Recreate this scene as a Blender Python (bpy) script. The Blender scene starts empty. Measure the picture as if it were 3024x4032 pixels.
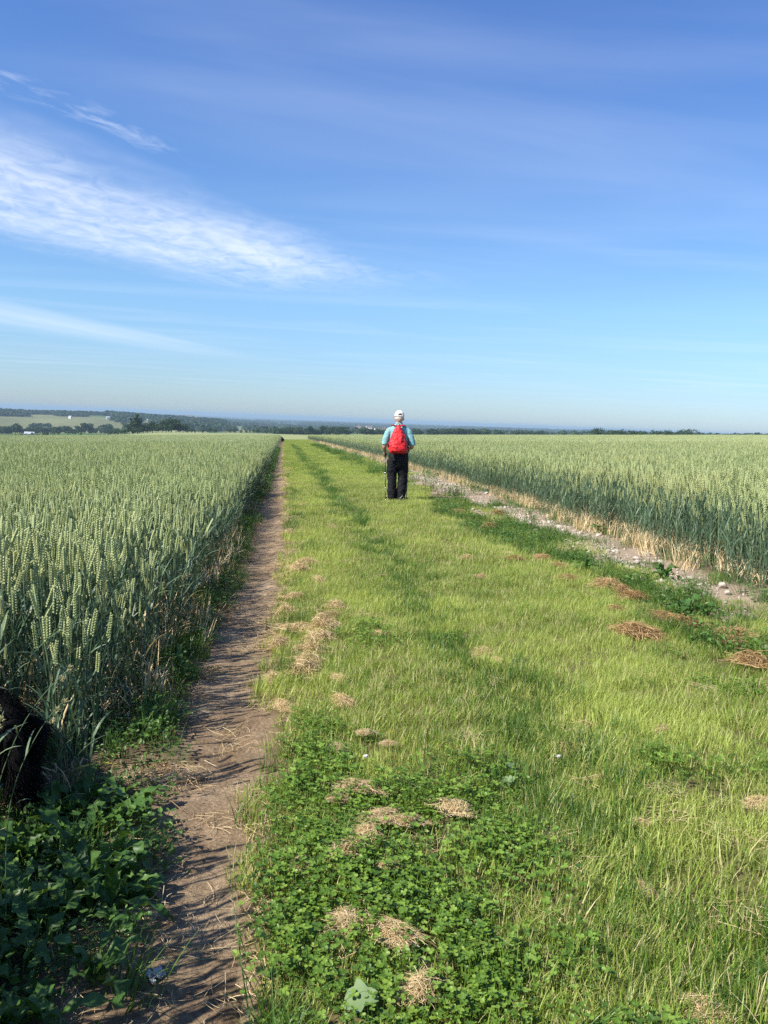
import bpy, bmesh, math, random
import numpy as np
from mathutils import Vector, Matrix

# ------------------------------------------------------------------ scene, camera, sky, sun, exposure
sc = bpy.context.scene
rng = np.random.default_rng(11)
random.seed(5)
R_ = math.radians
F_PX = 3351.0
CAM_H = 1.311
YAW = R_(6.886)                 # camera axis lies this far to the right of the footpath's direction (+Y)
PITCH = R_(6.136)
ROLL = R_(2.2906)
cam_d = bpy.data.cameras.new('camera')
cam = bpy.data.objects.new('camera', cam_d)
sc.collection.objects.link(cam)
sc.camera = cam
cam_d.sensor_fit = 'VERTICAL'
cam_d.sensor_height = 4.8
cam_d.lens = 4.8 * F_PX / 4032.0
cam_d.clip_start = 0.05
cam_d.clip_end = 120000
_f = Vector((math.sin(YAW) * math.cos(PITCH), math.cos(YAW) * math.cos(PITCH), -math.sin(PITCH)))
_r0 = Vector((math.cos(YAW), -math.sin(YAW), 0))
_u0 = _r0.cross(_f)
_r = math.cos(ROLL) * _r0 + math.sin(ROLL) * _u0
_u = -math.sin(ROLL) * _r0 + math.cos(ROLL) * _u0
M = Matrix((( _r.x, _u.x, -_f.x, 0), (_r.y, _u.y, -_f.y, 0), (_r.z, _u.z, -_f.z, CAM_H), (0, 0, 0, 1)))
cam.matrix_world = M

SUN_EL = R_(45)
SHADOW_AZ = R_(64)              # shadows fall this far to the right of the path's direction
sun_from = Vector((-math.sin(SHADOW_AZ) * math.cos(SUN_EL), -math.cos(SHADOW_AZ) * math.cos(SUN_EL), math.sin(SUN_EL)))
sun_d = bpy.data.lights.new('sun', 'SUN')
sun_d.energy = 4.6
sun_d.angle = R_(0.53)
sun_d.color = (1.0, 0.94, 0.84)
sun = bpy.data.objects.new('sun', sun_d)
sc.collection.objects.link(sun)
sun.rotation_euler = (-sun_from).to_track_quat('-Z', 'Y').to_euler()
sun.location = (0, 0, 30)

sc.view_settings.view_transform = 'Standard'
sc.view_settings.look = 'None'
sc.view_settings.gamma = 1.0
sc.view_settings.use_curve_mapping = False
sc.view_settings.exposure = 0.85

sc.render.engine = 'CYCLES'
cy = sc.cycles
cy.max_bounces = 6
cy.diffuse_bounces = 3
cy.glossy_bounces = 2
cy.transmission_bounces = 3
cy.transparent_max_bounces = 4
cy.volume_bounces = 0
cy.caustics_reflective = False
cy.caustics_refractive = False
cy.sample_clamp_indirect = 6.0
cy.use_adaptive_sampling = False
cy.use_denoising = False
cy.denoiser = 'OPENIMAGEDENOISE'
cy.denoising_input_passes = 'RGB_ALBEDO_NORMAL'

world = bpy.data.worlds.new('World')
sc.world = world
world.use_nodes = True
wn, wl = world.node_tree.nodes, world.node_tree.links
wn.clear()


class NT:
    """small helper for node trees"""
    def __init__(self, tree):
        self.n, self.l = tree.nodes, tree.links

    def new(self, kind, **kw):
        nd = self.n.new(kind)
        for k, v in kw.items():
            setattr(nd, k, v)
        return nd

    def put(self, sock, v):
        if isinstance(v, bpy.types.NodeSocket):
            self.l.new(v, sock)
        elif v is not None:
            sock.default_value = v

    def math(self, op, a, b=None, c=None, clamp=False):
        nd = self.new('ShaderNodeMath', operation=op, use_clamp=clamp)
        self.put(nd.inputs[0], a)
        if b is not None: self.put(nd.inputs[1], b)
        if c is not None: self.put(nd.inputs[2], c)
        return nd.outputs[0]

    def ss(self, v, a, b, lo=0.0, hi=1.0):
        nd = self.new('ShaderNodeMapRange', interpolation_type='SMOOTHSTEP')
        self.put(nd.inputs[0], v)
        for i, q in enumerate((a, b, lo, hi)): self.put(nd.inputs[i + 1], q)
        return nd.outputs[0]

    def noise(self, vec, scale, detail=3.0, rough=0.5, dist=0.0):
        nd = self.new('ShaderNodeTexNoise')
        if vec is not None: self.put(nd.inputs['Vector'], vec)
        nd.inputs['Scale'].default_value = scale
        nd.inputs['Detail'].default_value = detail
        nd.inputs['Roughness'].default_value = rough
        nd.inputs['Distortion'].default_value = dist
        return nd.outputs[0]

    def mix(self, f, a, b, blend='MIX'):
        nd = self.new('ShaderNodeMix', data_type='RGBA', blend_type=blend)
        self.put(nd.inputs[0], f)
        for i, q in ((6, a), (7, b)):
            if isinstance(q, tuple) and len(q) == 3: q = q + (1,)
            self.put(nd.inputs[i], q)
        return nd.outputs[2]

    def xyz(self, x, y, z):
        nd = self.new('ShaderNodeCombineXYZ')
        for i, q in enumerate((x, y, z)): self.put(nd.inputs[i], q)
        return nd.outputs[0]

    def ramp(self, f, stops):
        nd = self.new('ShaderNodeValToRGB')
        self.put(nd.inputs[0], f)
        e = nd.color_ramp.elements
        while len(e) < len(stops): e.new(0.5)
        for el, (p, c) in zip(e, stops):
            el.position = p
            el.color = tuple(c) + (1,)
        return nd.outputs[0]


W = NT(world.node_tree)
sky = W.new('ShaderNodeTexSky', sky_type='NISHITA')
sky.sun_disc = False
sky.sun_elevation = SUN_EL
sky.sun_rotation = math.atan2(sun_from.x, sun_from.y)
sky.altitude = 150
sky.air_density = 1.0
sky.dust_density = 0.25
sky.ozone_density = 3.0
tc = W.new('ShaderNodeTexCoord')
sep = W.new('ShaderNodeSeparateXYZ')
W.put(sep.inputs[0], tc.outputs['Generated'])
dz = W.math('MAXIMUM', sep.outputs[2], 0.015)
cpx = W.math('DIVIDE', sep.outputs[0], dz)      # where the view ray meets the cloud layer (height = 1)
cpy = W.math('DIVIDE', sep.outputs[1], dz)


def band(ax, ay, dx, dy):
    l = math.hypot(dx, dy); dx /= l; dy /= l
    rx = W.math('SUBTRACT', cpx, ax); ry = W.math('SUBTRACT', cpy, ay)
    al = W.math('ADD', W.math('MULTIPLY', rx, dx), W.math('MULTIPLY', ry, dy))
    pe = W.math('SUBTRACT', W.math('MULTIPLY', rx, dy), W.math('MULTIPLY', ry, dx))
    return al, pe


al, pe = band(-1.35, 4.3, 2.08, 2.49)
wv = W.xyz(W.math('MULTIPLY', al, 0.45), pe, 0.0)
warp = W.noise(wv, 1.1, 3, 0.55)
pw = W.math('ADD', pe, W.math('MULTIPLY', W.math('SUBTRACT', warp, 0.5), 1.5))
across = W.math('MULTIPLY', W.ss(pw, -1.5, -0.2), W.ss(pw, 1.15, 0.05))
along = W.math('MULTIPLY', W.ss(al, -2.2, 0.0), W.ss(al, 3.75, 1.6))
flake = W.noise(W.xyz(W.math('MULTIPLY', cpx, 7.5), W.math('MULTIPLY', cpy, 4.6), 0.0), 1.0, 5, 0.58, 0.9)
veil = W.noise(W.xyz(W.math('MULTIPLY', al, 0.55), W.math('MULTIPLY', pe, 1.7), 3.0), 1.0, 6, 0.58, 0.8)
tex1 = W.math('ADD', W.math('MULTIPLY', W.ss(flake, 0.3, 0.7), 0.32), W.math('MULTIPLY', W.ss(veil, 0.22, 0.74), 0.66))
c1 = W.math('MULTIPLY', W.math('MULTIPLY', across, along), W.math('MULTIPLY', tex1, 0.74))
al2, pe2 = band(-3.3, 9.4, 1.7, 4.2)
pw2 = W.math('ADD', pe2, W.math('MULTIPLY', W.math('SUBTRACT', W.noise(W.xyz(W.math('MULTIPLY', al2, 0.25), pe2, 5.0), 0.9, 3), 0.5), 1.0))
c2 = W.math('MULTIPLY', W.math('MULTIPLY', W.ss(pw2, -1.6, 0.1), W.ss(pw2, 1.1, 0.0)),
            W.math('MULTIPLY', W.ss(al2, -6.0, -1.0), W.ss(al2, 8.5, 1.5)))
c2 = W.math('MULTIPLY', c2, W.ss(W.noise(W.xyz(W.math('MULTIPLY', al2, 0.3), W.math('MULTIPLY', pe2, 2.2), 1.0), 1.0, 4), 0.1, 0.75, 0.16, 0.38))
al3, pe3 = band(-0.88, 2.85, 0.36, 0.55)
c3 = W.math('MULTIPLY', W.math('MULTIPLY', W.ss(pe3, -0.16, 0.0), W.ss(pe3, 0.14, 0.0)), W.math('MULTIPLY', W.ss(al3, -0.8, 0.0), W.ss(al3, 1.1, 0.4)))
c3 = W.math('MULTIPLY', c3, W.ss(W.noise(W.xyz(W.math('MULTIPLY', al3, 5.0), W.math('MULTIPLY', pe3, 11.0), 7.0), 1.0, 4, 0.6, 0.5), 0.42, 0.74, 0.0, 0.34))
# thin general cirrus veil all over the sky
gv = W.noise(W.xyz(W.math('MULTIPLY', cpx, 0.3), W.math('MULTIPLY', cpy, 0.75), 9.0), 1.0, 5, 0.5, 0.7)
c4 = W.ss(gv, 0.42, 0.85, 0.0, 0.14)
cl = W.math('MAXIMUM', W.math('MAXIMUM', c1, c2), W.math('MAXIMUM', c3, c4))
cl = W.math('MULTIPLY', cl, W.ss(sep.outputs[2], 0.0, 0.05))
grade = W.ramp(sep.outputs[2], [(0.0, (0.56, 0.71, 1.0)), (0.13, (0.76, 0.96, 1.15)), (0.40, (0.66, 0.90, 1.30))])
skyc = W.mix(1.0, sky.outputs[0], grade, 'MULTIPLY')
cloudy = W.mix(cl, skyc, (7.6, 8.1, 9.0))
bg = W.new('ShaderNodeBackground')
W.put(bg.inputs[0], cloudy)
bg.inputs[1].default_value = 0.079
wo = W.new('ShaderNodeOutputWorld')
W.l.new(bg.outputs[0], wo.inputs[0])

# ------------------------------------------------------------------ helpers
C = sc.collection


def tag(o, label=None, cat=None, group=None, kind=None):
    if label: o['label'] = label
    if cat: o['category'] = cat
    if group: o['group'] = group
    if kind: o['kind'] = kind
    return o


def empty(name, loc=(0, 0, 0), rz=0.0):
    o = bpy.data.objects.new(name, None)
    o.empty_display_size = 0.1
    C.objects.link(o)
    o.location = loc
    o.rotation_euler = (0, 0, rz)
    return o


def mesh_from(name, verts, faces, mats=(), midx=None, tint=None, smooth=False, col=None):
    me = bpy.data.meshes.new(name)
    me.from_pydata([tuple(v) for v in np.asarray(verts, float)], [], [tuple(int(i) for i in f) for f in faces])
    for m in mats: me.materials.append(m)
    if midx is not None: me.polygons.foreach_set('material_index', np.asarray(midx, np.int32))
    if tint is not None:
        a = me.attributes.new('tint', 'FLOAT', 'POINT')
        a.data.foreach_set('value', np.asarray(tint, np.float32))
    if col is not None:
        a = me.attributes.new('fieldcol', 'FLOAT_COLOR', 'POINT')
        c4_ = np.ones((len(verts), 4), np.float32); c4_[:, :3] = col
        a.data.foreach_set('color', c4_.ravel())
    if smooth: me.polygons.foreach_set('use_smooth', np.ones(len(me.polygons), bool))
    me.update()
    return me


def obj(name, me, parent=None, loc=None, rot=None, scale=None, link=True):
    o = bpy.data.objects.new(name, me)
    if link: C.objects.link(o)
    if parent is not None: o.parent = parent
    if loc is not None: o.location = loc
    if rot is not None: o.rotation_euler = rot
    if scale is not None: o.scale = scale if hasattr(scale, '__len__') else (scale,) * 3
    return o


class MB:
    """collects geometry with a tint per vertex and a material per face"""
    def __init__(self):
        self.v, self.f, self.t, self.m, self.n = [], [], [], [], 0

    def add(self, v, f, t=0.5, m=0):
        v = np.asarray(v, float)
        self.v.append(v)
        self.t.append(np.full(len(v), t) if np.isscalar(t) else np.asarray(t))
        self.f += [tuple(int(i) + self.n for i in q) for q in f]
        self.m += [m] * len(f)
        self.n += len(v)

    def mesh(self, name, mats, smooth=False):
        return mesh_from(name, np.concatenate(self.v), self.f, mats, self.m, np.concatenate(self.t), smooth)


def vnoise(x, y, seed=0):
    """smooth value noise, 0..1, vectorised"""
    x = np.asarray(x, float); y = np.asarray(y, float)
    xi = np.floor(x).astype(np.int64); yi = np.floor(y).astype(np.int64)
    fx = x - xi; fy = y - yi
    fx = fx * fx * (3 - 2 * fx); fy = fy * fy * (3 - 2 * fy)

    def h(a, b):
        n = (a * 374761393 + b * 668265263 + seed * 982451653) & 0x7fffffff
        n = ((n ^ (n >> 13)) * 1274126177) & 0x7fffffff
        return ((n ^ (n >> 16)) & 0xffff) / 65535.0
    return (h(xi, yi) * (1 - fx) + h(xi + 1, yi) * fx) * (1 - fy) + (h(xi, yi + 1) * (1 - fx) + h(xi + 1, yi + 1) * fx) * fy


def fbm(x, y, seed=0, o=3):
    s = 0; a = 0.5; t = 0
    for k in range(o):
        s = s + a * vnoise(np.asarray(x) * 2 ** k, np.asarray(y) * 2 ** k, seed + k); t += a; a *= 0.5
    return s / t


def sstep(a, b, x):
    t = np.clip((np.asarray(x, float) - a) / (b - a), 0, 1)
    return t * t * (3 - 2 * t)


# ------------------------------------------------------------------ terrain
SX, SY = 0.0382, -0.01869       # cross slope and fall of the down, along the path
COLS = np.array([-700, 0, 350, 700, 1050, 1500, 2000, 2500, 3024, 3800.])
HOR = 1595 + 0.04 * COLS
RINGS = np.array([280, 450, 600, 760, 900, 1050, 1500, 2000, 2300, 3000, 4000, 6000, 9000, 12000, 20000, 40000.])
ROWS = np.array([
    [1733, 1733, 1733, 1731, 1731, 1733, 1736, 1740, 1745, 1750],
    [1728, 1724, 1712, 1704, 1709, 1724, 1729, 1736, 1741, 1746],
    [1720, 1716, 1708, 1700, 1706, 1719, 1724, 1731, 1737, 1744],
    [1716, 1713, 1707, 1703, 1709, 1712, 1720, 1727, 1734, 1742],
    [1712, 1711, 1706, 1706, 1712, 1716, 1722, 1727, 1733, 1741],
    [1700, 1698, 1701, 1703, 1709, 1714, 1721, 1727, 1733, 1741],
    [1676, 1676, 1684, 1695, 1704, 1711, 1718, 1725, 1732, 1740],
    [1632, 1640, 1648, 1668, 1692, 1705, 1714, 1722, 1731, 1740],
    [1612, 1622, 1632, 1656, 1684, 1703, 1713, 1722, 1731, 1740],
    [1628, 1640, 1645, 1663, 1684, 1701, 1712, 1721, 1730, 1739],
    [1630, 1640, 1645, 1657, 1674, 1692, 1705, 1716, 1728, 1738],
    [1624, 1632, 1640, 1650, 1663, 1679, 1694, 1708, 1724, 1738],
    [1604, 1619, 1624, 1641, 1656, 1670, 1686, 1704, 1722, 1737],
    [1590, 1612, 1617, 1633, 1650, 1665, 1684, 1702, 1721, 1736],
    [1578, 1605, 1617, 1631, 1646, 1662, 1682, 1701, 1721, 1737],
    [1574, 1601, 1614, 1628, 1642, 1660, 1680, 1700, 1721, 1738]])
DY = ROWS - HOR[None, :]


def near_z(x, y):
    z = SX * x + SY * y
    z = z - 0.035 * np.exp(-((x + 0.19) / 0.22) ** 2)                       # trodden path
    z = z - 0.05 * np.exp(-((x - 1.08) / 0.17) ** 2) - 0.025 * np.exp(-((x - 2.7) / 0.25) ** 2)   # wheel ruts
    z = z + 0.05 * (fbm(x * 1.3 + 9, y * 1.1, 3, 2) - 0.5) * sstep(0.1, 0.6, np.abs(x + 0.19))
    return z


def G(x, y):
    x = np.asarray(x, float); y = np.asarray(y, float)
    r = np.hypot(x, y)
    az = np.arctan2(x, y) - YAW
    px = np.where(np.abs(az) < R_(60), 1512 + F_PX * np.tan(np.clip(az, -R_(60), R_(60))), np.where(az < 0, -4000, 6000))
    c = np.clip(np.interp(px, COLS, np.arange(len(COLS))), 0, len(COLS) - 1.001)
    k = np.clip(np.interp(np.log(np.maximum(r, 1)), np.log(RINGS), np.arange(len(RINGS))), 0, len(RINGS) - 1.001)
    ci = c.astype(int); ki = k.astype(int); cf = c - ci; kf = k - ki
    cf = cf * cf * (3 - 2 * cf); kf = kf * kf * (3 - 2 * kf)
    dy = (DY[ki, ci] * (1 - cf) + DY[ki, ci + 1] * cf) * (1 - kf) + (DY[ki + 1, ci] * (1 - cf) + DY[ki + 1, ci + 1] * cf) * kf
    zf = CAM_H - dy * r / F_PX
    zf = zf + (fbm(x / 300., y / 300., 21) - 0.5) * np.clip(r / 1000, 0, 6) * 1.5
    w = sstep(150, 270, r)
    zn = near_z(x, y)
    zn = np.where(np.abs(az) > R_(60), np.clip(zn, -12, 9), zn)
    return np.minimum(zn * (1 - w) + zf * w, 9.0)


def at_px(px, r):
    """ground point at distance r in the direction of a photograph column"""
    az = YAW + math.atan((px - 1512) / F_PX)
    x, y = r * math.sin(az), r * math.cos(az)
    return x, y, float(G(x, y))


Minv = np.array(M.inverted())


def to_cam(x, y, z):
    p = np.stack([x, y, z, np.ones_like(x)], -1) @ Minv.T
    return p[..., 0], p[..., 1], -p[..., 2]


def in_view(x, y, z, mx=0.06, grow=0.6):
    a, b, d = to_cam(x, y, z)
    dd = np.maximum(d, 0.05)
    return (d > 0.2) & (np.abs(a) < 0.4512 * (1 + mx) * dd + grow) & (b > -0.6016 * 1.1 * dd - grow)


# ------------------------------------------------------------------ materials
def mat(name):
    m = bpy.data.materials.new(name)
    m.use_nodes = True
    m.node_tree.nodes.clear()
    t = NT(m.node_tree)
    out = t.new('ShaderNodeOutputMaterial')
    return m, t, out


def principled(t, out, col, rough=0.7, spec=0.3, normal=None, trans=0.0, tcol=None):
    p = t.new('ShaderNodeBsdfPrincipled')
    if isinstance(col, tuple): col = col + (1,) if len(col) == 3 else col
    t.put(p.inputs['Base Color'], col)
    t.put(p.inputs['Roughness'], rough)
    p.inputs['Specular IOR Level'].default_value = spec
    if normal is not None: t.put(p.inputs['Normal'], normal)
    if trans > 0:
        tr = t.new('ShaderNodeBsdfTranslucent')
        t.put(tr.inputs[0], tcol if tcol is not None else col)
        mx = t.new('ShaderNodeMixShader')
        mx.inputs[0].default_value = trans
        t.l.new(p.outputs[0], mx.inputs[1]); t.l.new(tr.outputs[0], mx.inputs[2])
        t.l.new(mx.outputs[0], out.inputs[0])
    else:
        t.l.new(p.outputs[0], out.inputs[0])
    return p


def plant_mat(name, stops, patch=None, patch_scale=1.2, patch_amt=(0.45, 0.65), trans=0.35, rough=0.5, spec=0.35, yellow=1.25):
    """colour by the tint stored on each leaf or blade, shifted towards `patch` in drifts across the ground"""
    m, t, out = mat(name)
    a = t.new('ShaderNodeAttribute', attribute_name='tint')
    g = t.new('ShaderNodeNewGeometry')
    oi = t.new('ShaderNodeObjectInfo')
    f = t.math('ADD', a.outputs['Fac'], t.math('MULTIPLY', t.math('SUBTRACT', oi.outputs['Random'], 0.5), 0.14), clamp=True)
    c = t.ramp(f, stops)
    if patch:
        n = t.noise(g.outputs['Position'], patch_scale, 4, 0.6)
        c = t.mix(t.ss(n, patch_amt[0], patch_amt[1], 0, 0.75), c, patch)
    tc_ = t.mix(1.0, c, (yellow, 1.1, 0.6), 'MULTIPLY')
    principled(t, out, c, rough, spec, trans=trans, tcol=tc_)
    return m


def plain_mat(name, col, rough=0.6, spec=0.3, bump=None, var=0.0, vscale=30.0, metallic=0.0):
    m, t, out = mat(name)
    g = t.new('ShaderNodeTexCoord')
    c = col
    if var:
        n = t.noise(g.outputs['Object'], vscale, 4, 0.6)
        c = t.mix(t.ss(n, 0.3, 0.7), tuple(q * (1 - var) for q in col), tuple(min(1, q * (1 + var)) for q in col))
    nm = None
    if bump:
        b = t.new('ShaderNodeBump')
        b.inputs['Strength'].default_value = bump[1]
        b.inputs['Distance'].default_value = bump[2] if len(bump) > 2 else 0.01
        t.put(b.inputs['Height'], t.noise(g.outputs['Object'], bump[0], 4, 0.6))
        nm = b.outputs[0]
    p = principled(t, out, c, rough, spec, nm)
    p.inputs['Metallic'].default_value = metallic
    return m


M_EAR = plant_mat('wheat_ear_green', [(0, (0.23, 0.30, 0.12)), (0.5, (0.42, 0.485, 0.21)), (1, (0.56, 0.595, 0.32))], (0.49, 0.50, 0.225), 0.35, (0.5, 0.72), 0.18, 0.6, 0.3, 1.15)
M_STRAWG = plant_mat('wheat_leaf_glaucous', [(0, (0.04, 0.08, 0.042)), (0.5, (0.09, 0.155, 0.085)), (0.9, (0.18, 0.265, 0.15)), (1, (0.32, 0.34, 0.16))], None, trans=0.22, rough=0.45, spec=0.4)
M_DRY = plant_mat('dry_straw', [(0, (0.38, 0.26, 0.12)), (0.5, (0.62, 0.47, 0.255)), (1, (0.78, 0.65, 0.42))], None, trans=0.2, rough=0.7, spec=0.2, yellow=1.1)
M_RUSTY = plant_mat('dry_straw_brown', [(0, (0.25, 0.14, 0.06)), (0.5, (0.42, 0.265, 0.12)), (1, (0.56, 0.42, 0.22))], None, trans=0.15, rough=0.7, spec=0.2, yellow=1.1)
M_GRASS = plant_mat('mown_grass', [(0, (0.10, 0.185, 0.022)), (0.45, (0.24, 0.355, 0.05)), (0.78, (0.40, 0.49, 0.105)), (0.86, (0.50, 0.47, 0.20)), (1, (0.62, 0.53, 0.29))],
                    (0.46, 0.54, 0.135), 0.9, (0.42, 0.64), 0.38, 0.45, 0.4, 1.2)
M_GRASSD = plant_mat('lush_grass', [(0, (0.045, 0.11, 0.016)), (0.5, (0.095, 0.195, 0.03)), (0.88, (0.17, 0.28, 0.05)), (1, (0.40, 0.38, 0.15))], None, trans=0.36, rough=0.42, spec=0.45)
M_CLOVER = plant_mat('clover_leaf', [(0, (0.055, 0.125, 0.015)), (0.5, (0.13, 0.24, 0.03)), (1, (0.25, 0.38, 0.06))], None, trans=0.36, rough=0.45, spec=0.4)
M_WEED = plant_mat('broad_weed_leaf', [(0, (0.045, 0.10, 0.018)), (0.5, (0.085, 0.18, 0.034)), (1, (0.15, 0.27, 0.055))], None, trans=0.32, rough=0.45, spec=0.4)
M_DOCK = plant_mat('dock_leaf', [(0, (0.05, 0.12, 0.025)), (0.5, (0.085, 0.18, 0.04)), (1, (0.14, 0.25, 0.06))], None, trans=0.34, rough=0.42, spec=0.4)
M_TREE = plant_mat('tree_foliage', [(0, (0.018, 0.042, 0.012)), (0.5, (0.036, 0.072, 0.02)), (1, (0.07, 0.115, 0.032))], None, trans=0.2, rough=0.6, spec=0.2)
M_BARK = plain_mat('bark', (0.09, 0.07, 0.05), 0.9, 0.1, var=0.3)
M_SEED = plant_mat('seed_head', [(0, (0.30, 0.28, 0.13)), (0.5, (0.42, 0.40, 0.20)), (1, (0.55, 0.52, 0.30))], None, trans=0.15, rough=0.8, spec=0.1)
M_FLOWER = plain_mat('white_petal', (0.72, 0.70, 0.66), 0.7)
M_CHALK = plain_mat('chalk_flint', (0.47, 0.415, 0.34), 0.9, 0.15, (25, 0.5), 0.3, 14)


def ground_material():
    m, t, out = mat('ground_soil_and_fields')
    a = t.new('ShaderNodeAttribute', attribute_name='fieldcol')
    g = t.new('ShaderNodeNewGeometry')
    n1 = t.noise(g.outputs['Position'], 14, 6, 0.65)
    n2 = t.noise(g.outputs['Position'], 0.05, 5, 0.6)
    c = t.mix(1.0, a.outputs['Color'], t.ramp(n1, [(0.25, (0.72, 0.72, 0.72)), (0.75, (1.25, 1.22, 1.2))]), 'MULTIPLY')
    c = t.mix(1.0, c, t.ramp(n2, [(0.3, (0.86, 0.88, 0.86)), (0.7, (1.14, 1.12, 1.1))]), 'MULTIPLY')
    b = t.new('ShaderNodeBump')
    b.inputs['Strength'].default_value = 0.6
    b.inputs['Distance'].default_value = 0.02
    t.put(b.inputs['Height'], n1)
    principled(t, out, c, 0.95, 0.1, b.outputs[0])
    return m


def path_material():
    m, t, out = mat('trodden_earth')
    g = t.new('ShaderNodeNewGeometry')
    P = g.outputs['Position']
    n1 = t.noise(P, 3.0, 6, 0.6)
    n2 = t.noise(P, 70, 6, 0.75)
    n3 = t.noise(P, 13, 5, 0.65)
    c = t.ramp(n1, [(0.3, (0.20, 0.14, 0.085)), (0.5, (0.29, 0.21, 0.132)), (0.7, (0.38, 0.29, 0.19))])
    c = t.mix(1.0, c, t.ramp(n2, [(0.32, (0.5, 0.48, 0.46)), (0.5, (0.95, 0.95, 0.95)), (0.68, (1.32, 1.3, 1.28))]), 'MULTIPLY')
    c = t.mix(1.0, c, t.ramp(n3, [(0.3, (0.74, 0.72, 0.7)), (0.7, (1.16, 1.16, 1.15))]), 'MULTIPLY')
    v = t.new('ShaderNodeTexVoronoi')
    t.put(v.inputs['Vector'], P)
    v.inputs['Scale'].default_value = 42
    peb = t.math('MULTIPLY', t.ss(v.outputs['Distance'], 0.22, 0.12), t.ss(t.noise(P, 23, 2), 0.6, 0.66))
    c = t.mix(t.math('MULTIPLY', peb, 0.7), c, (0.46, 0.40, 0.31))
    h = t.math('ADD', t.math('MULTIPLY', n2, 0.5), t.math('ADD', n3, t.math('MULTIPLY', peb, 0.35)))
    b = t.new('ShaderNodeBump')
    b.inputs['Strength'].default_value = 1.0
    b.inputs['Distance'].default_value = 0.02
    t.put(b.inputs['Height'], h)
    principled(t, out, c, 0.95, 0.12, b.outputs[0])
    return m


M_GROUND = ground_material()
M_PATH = path_material()


def right_edge(y):
    return np.interp(y, [0, 5, 6.5, 9, 12, 17, 25, 200], [3.78, 3.8, 3.86, 4.05, 4.15, 4.42, 4.6, 4.65])


# field colours on the far ground, seen as real fields
def field_colour(x, y):
    r = np.hypot(x, y)
    n = fbm(x * 2.2, y * 1.6, 40)[..., None]
    thatch = np.array([0.125, 0.115, 0.048]) * (0.6 + 0.8 * n)
    soil = np.array([0.135, 0.10, 0.07]) * (0.7 + 0.6 * n)
    re = right_edge(y)
    chalk = np.array([0.31, 0.245, 0.18]) * (0.75 + 0.5 * n)
    c = thatch.copy()
    wl_ = (sstep(-0.35, -0.75, x))[..., None]
    c = c * (1 - wl_) + soil * 0.8 * wl_
    wp_ = (np.exp(-((x + 0.25) / 0.36) ** 4))[..., None]
    c = c * (1 - wp_) + np.array([0.215, 0.155, 0.10]) * (0.7 + 0.6 * n) * wp_
    wc = (sstep(2.9, 3.35, x + (n[..., 0] - 0.5) * 0.7))[..., None]
    c = c * (1 - wc) + chalk * wc
    ww = sstep(-0.1, 0.3, x - re)[..., None]
    c = c * (1 - ww) + soil * ww
    # beyond the crest: a mosaic of crops, pasture and woodland floor
    wheat = np.array([0.255, 0.285, 0.125])
    far = np.ones(c.shape) * wheat
    az = np.arctan2(x, y) - YAW
    px = 1512 + F_PX * np.tan(np.clip(az, -1.0, 1.0))
    cell = vnoise(px / 230. + 3, np.log(np.maximum(r, 1)) * 5.2, 77)
    cell = np.floor(cell * 5)
    pal = np.array([[0.10, 0.15, 0.045], [0.19, 0.22, 0.085], [0.075, 0.125, 0.04], [0.24, 0.25, 0.12], [0.13, 0.17, 0.06]])
    mos = pal[np.clip(cell.astype(int), 0, 4)]
    w1 = sstep(640, 720, r)[..., None]
    far = far * (1 - w1) + mos * w1
    green = np.array([0.06, 0.12, 0.035])
    lg = ((r > 830) & (r < 1050) & (px < 420))[..., None]
    far = np.where(lg, green * (0.9 + 0.3 * n), far)
    pale = ((r > 1230) & (r < 1560) & (px < 800))[..., None]
    far = np.where(pale, np.array([0.27, 0.29, 0.13]), far)
    hill = ((r > 1560) & (r < 2180) & (px < 1000))[..., None]
    hn = vnoise(px / 210., r / 260., 5)[..., None]
    far = np.where(hill, np.array([0.165, 0.175, 0.078]) * (0.8 + 0.4 * hn), far)
    wood = np.array([0.03, 0.05, 0.022])
    ww2 = (sstep(2450, 3000, r) * (0.80 + 0.2 * (fbm(px / 90., r / 900., 8) < 0.62)))[..., None]
    ww2 = np.where(((fbm(px / 120. + 4, r / 700., 15) > 0.69) & (r > 2600))[..., None], 0.15, ww2)
    far = far * (1 - ww2) + wood * ww2
    wf = sstep(165, 175, r)[..., None]
    return c * (1 - wf) + far * wf


# one sheet: a polar grid that is fine near the path and coarse at the horizon
angs = np.concatenate([np.arange(-48, 48.01, 0.3), np.arange(52, 312, 5.0)])
angs = np.deg2rad(angs) + YAW
rads = np.concatenate([[0.35, 0.6, 0.9, 1.2], np.geomspace(1.5, 60, 120), np.geomspace(63, 45000, 150)])
A, RR = np.meshgrid(angs, rads)
gx = RR * np.sin(A); gy = RR * np.cos(A)
gz = G(gx, gy)
nr, na = A.shape
gv_ = np.stack([gx, gy, gz], -1).reshape(-1, 3)
gc = field_colour(gx, gy).reshape(-1, 3)
idx = np.arange(nr * na).reshape(nr, na)
nx = np.roll(idx, -1, axis=1)
gf = np.stack([idx[:-1], nx[:-1], nx[1:], idx[1:]], -1).reshape(-1, 4)[:, ::-1]
cen = len(gv_)
gv_ = np.vstack([gv_, [[0, 0, float(G(0., 0.))]]]); gc = np.vstack([gc, gc[:1]])
gfl = [tuple(f) for f in gf] + [(cen, int(nx[0, i]), int(idx[0, i]))[::1] for i in range(na)]
ground = obj('ground', mesh_from('ground', gv_, gfl, [M_GROUND], smooth=True, col=gc))
tag(ground, 'gently falling chalk downland with fields and woods out to the horizon', 'ground', kind='structure')


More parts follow.
